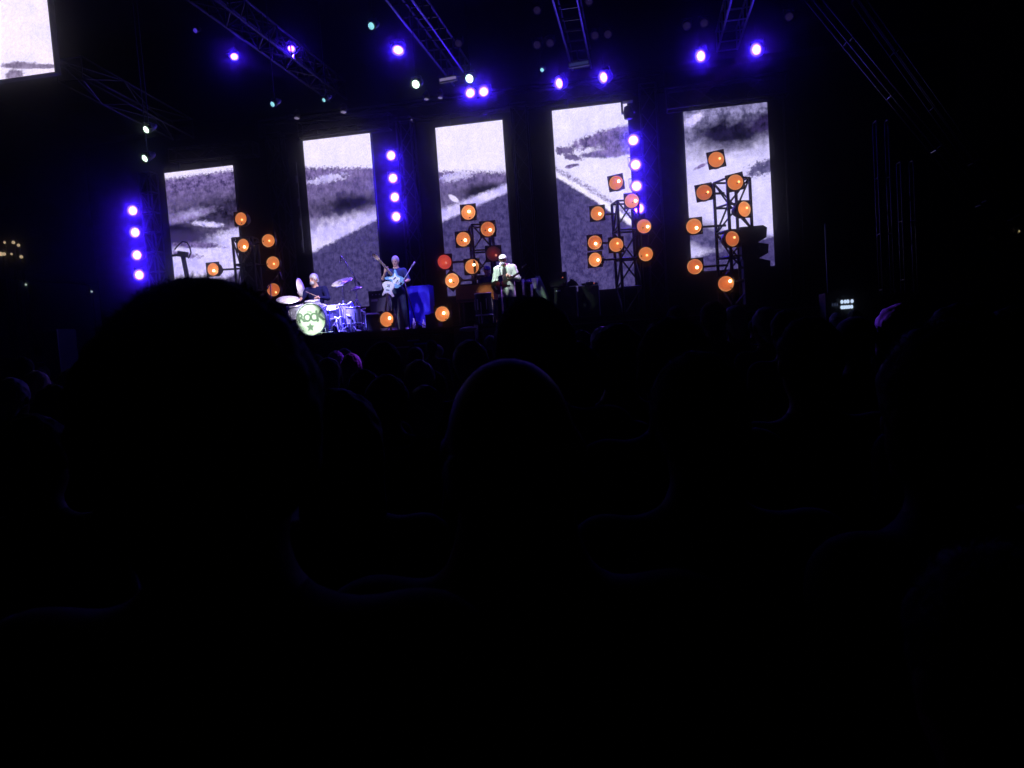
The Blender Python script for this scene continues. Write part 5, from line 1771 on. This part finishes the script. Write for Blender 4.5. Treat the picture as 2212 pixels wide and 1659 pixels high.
# dark houses far behind at both sides
for k, (x, y, w, h, lab) in enumerate(((-62, 60, 22, 9, 'low dark building behind the far warm lights at left'), (30, 62, 18, 11, 'dark building far behind the masts at right'))):
    t = thing('building', lab, 'building', (x, y, 0))
    MB().box((0, 0, h / 2), (w, 10, h)).build('wall', 'concrete', t)
    MB().prism([(-w / 2 - .4, h + .01), (w / 2 + .4, h + .01), (0, h + 3)], -5.4, 5.4).build('roof', 'dark_wood', t)
    for i in range(5):
        f = MB().box((-w * .38 + i * w * .19, -5.01, h * .55), (1.4, .06, 1.8)).build('window', 'phone', t)
        MB().box((-w * .38 + i * w * .19, -5.03, h * .55 - .98), (1.6, .14, .1)).build('sill', 'concrete', f)

# ------------------------------------------------------------------ beams of the lit lamps
def from_lamp(k, target, e, col, ang=16):
    t = KEY[k]
    aim_light('beam', t.location, target, e, col, ang, parent=t)


bpy.context.view_layer.update()
singer_c = V3((sp.x, sp.y, FLOOR + 1.05))
drum_c = V3((dp.x, dp.y - .3, FLOOR + .8))
gui_c = V3((gp.x, gp.y, FLOOR + 1.1))
WHT = (.72, 1.0, .78)
from_lamp((1014, 170), singer_c, 1900, (.85, .75, 1.0), 10)
from_lamp((898, 182), singer_c, 1100, WHT, 10)
from_lamp((898, 182), V3((ox + .3, 18.95, FLOOR + .75)), 1500, (1.0, .75, .5), 5)
from_lamp((316, 280), V3((bp.x, bp.y, bp.z)), 3400, WHT, 8)
from_lamp((313, 342), singer_c, 1300, WHT, 6)
from_lamp((802, 56), drum_c, 3800, (.8, .72, 1.0), 14)
from_lamp((589, 225), drum_c + V3((.85, -.2, -.4)), 18000, (.15, .13, 1.0), 11)
from_lamp((589, 225), gui_c, 1000, (.6, .8, 1.0), 12)
from_lamp((700, 216), gui_c, 1200, (.45, .35, 1.0), 16)
for lamp_obj in [o for o in COL.objects if o.name.startswith('wash_light') and o.parent is None]:
    lab = lamp_obj['label']
    if 'touching pair' in lab or 'flat-looking' in lab or 'beside the left roof truss' in lab:
        tg = {'left one': drum_c, 'right on': gui_c, 'flat-loo': gui_c, 'tilted b': drum_c}[lab[:8]]
        aim_light('beam', lamp_obj.location, tg, 3600, (.16, .06, 1.0), 24, parent=lamp_obj)
    elif 'third roof truss' in lab:
        aim_light('beam', lamp_obj.location, singer_c, 6500, (.6, .2, 1.0), 7, parent=lamp_obj)

for key, px, py, d, e, cl, ang in (('blue roof lamp right of the rightmost', 750, 770, 6.8, 14000, (.2, .03, 1.0), 3.2), ('left edge of the left roof', 1940, 674, 3.4, 9000, (.12, .03, 1.0), 1.5),
                                   ('top glowing blue lamp in the column on the right', 1290, 706, 5.2, 2500, (.25, .05, 1.0), 2.0), ('blue roof lamp right of the rightmost', 1776, 30, 14.9, 2500, (.2, .08, 1.0), 7)):
    lamp_obj = [o for o in COL.objects if o.name.startswith('wash_light') and o.parent is None and key in o['label']][0]
    aim_light('beam', lamp_obj.location, D(px, py, d), e, cl, ang, parent=lamp_obj)

# ------------------------------------------------------------------ thin haze in the air, added to give the lamps their halos
hz = MB().box((-5, 35, 5.0), (150, 90, 12.4)).build('haze', 'skirt')
hz['kind'] = 'stuff'
hm_ = bpy.data.materials.new('haze')
hm_.use_nodes = True
nt = hm_.node_tree
nt.nodes.clear()
pv = nt.nodes.new('ShaderNodeVolumePrincipled')
pv.inputs['Density'].default_value = HAZE_DENSITY
pv.inputs['Anisotropy'].default_value = HAZE_G
pv.inputs['Color'].default_value = (.9, .9, .95, 1)
oo = nt.nodes.new('ShaderNodeOutputMaterial')
nt.links.new(pv.outputs[0], oo.inputs['Volume'])
hz.data.materials.clear()
hz.data.materials.append(hm_)
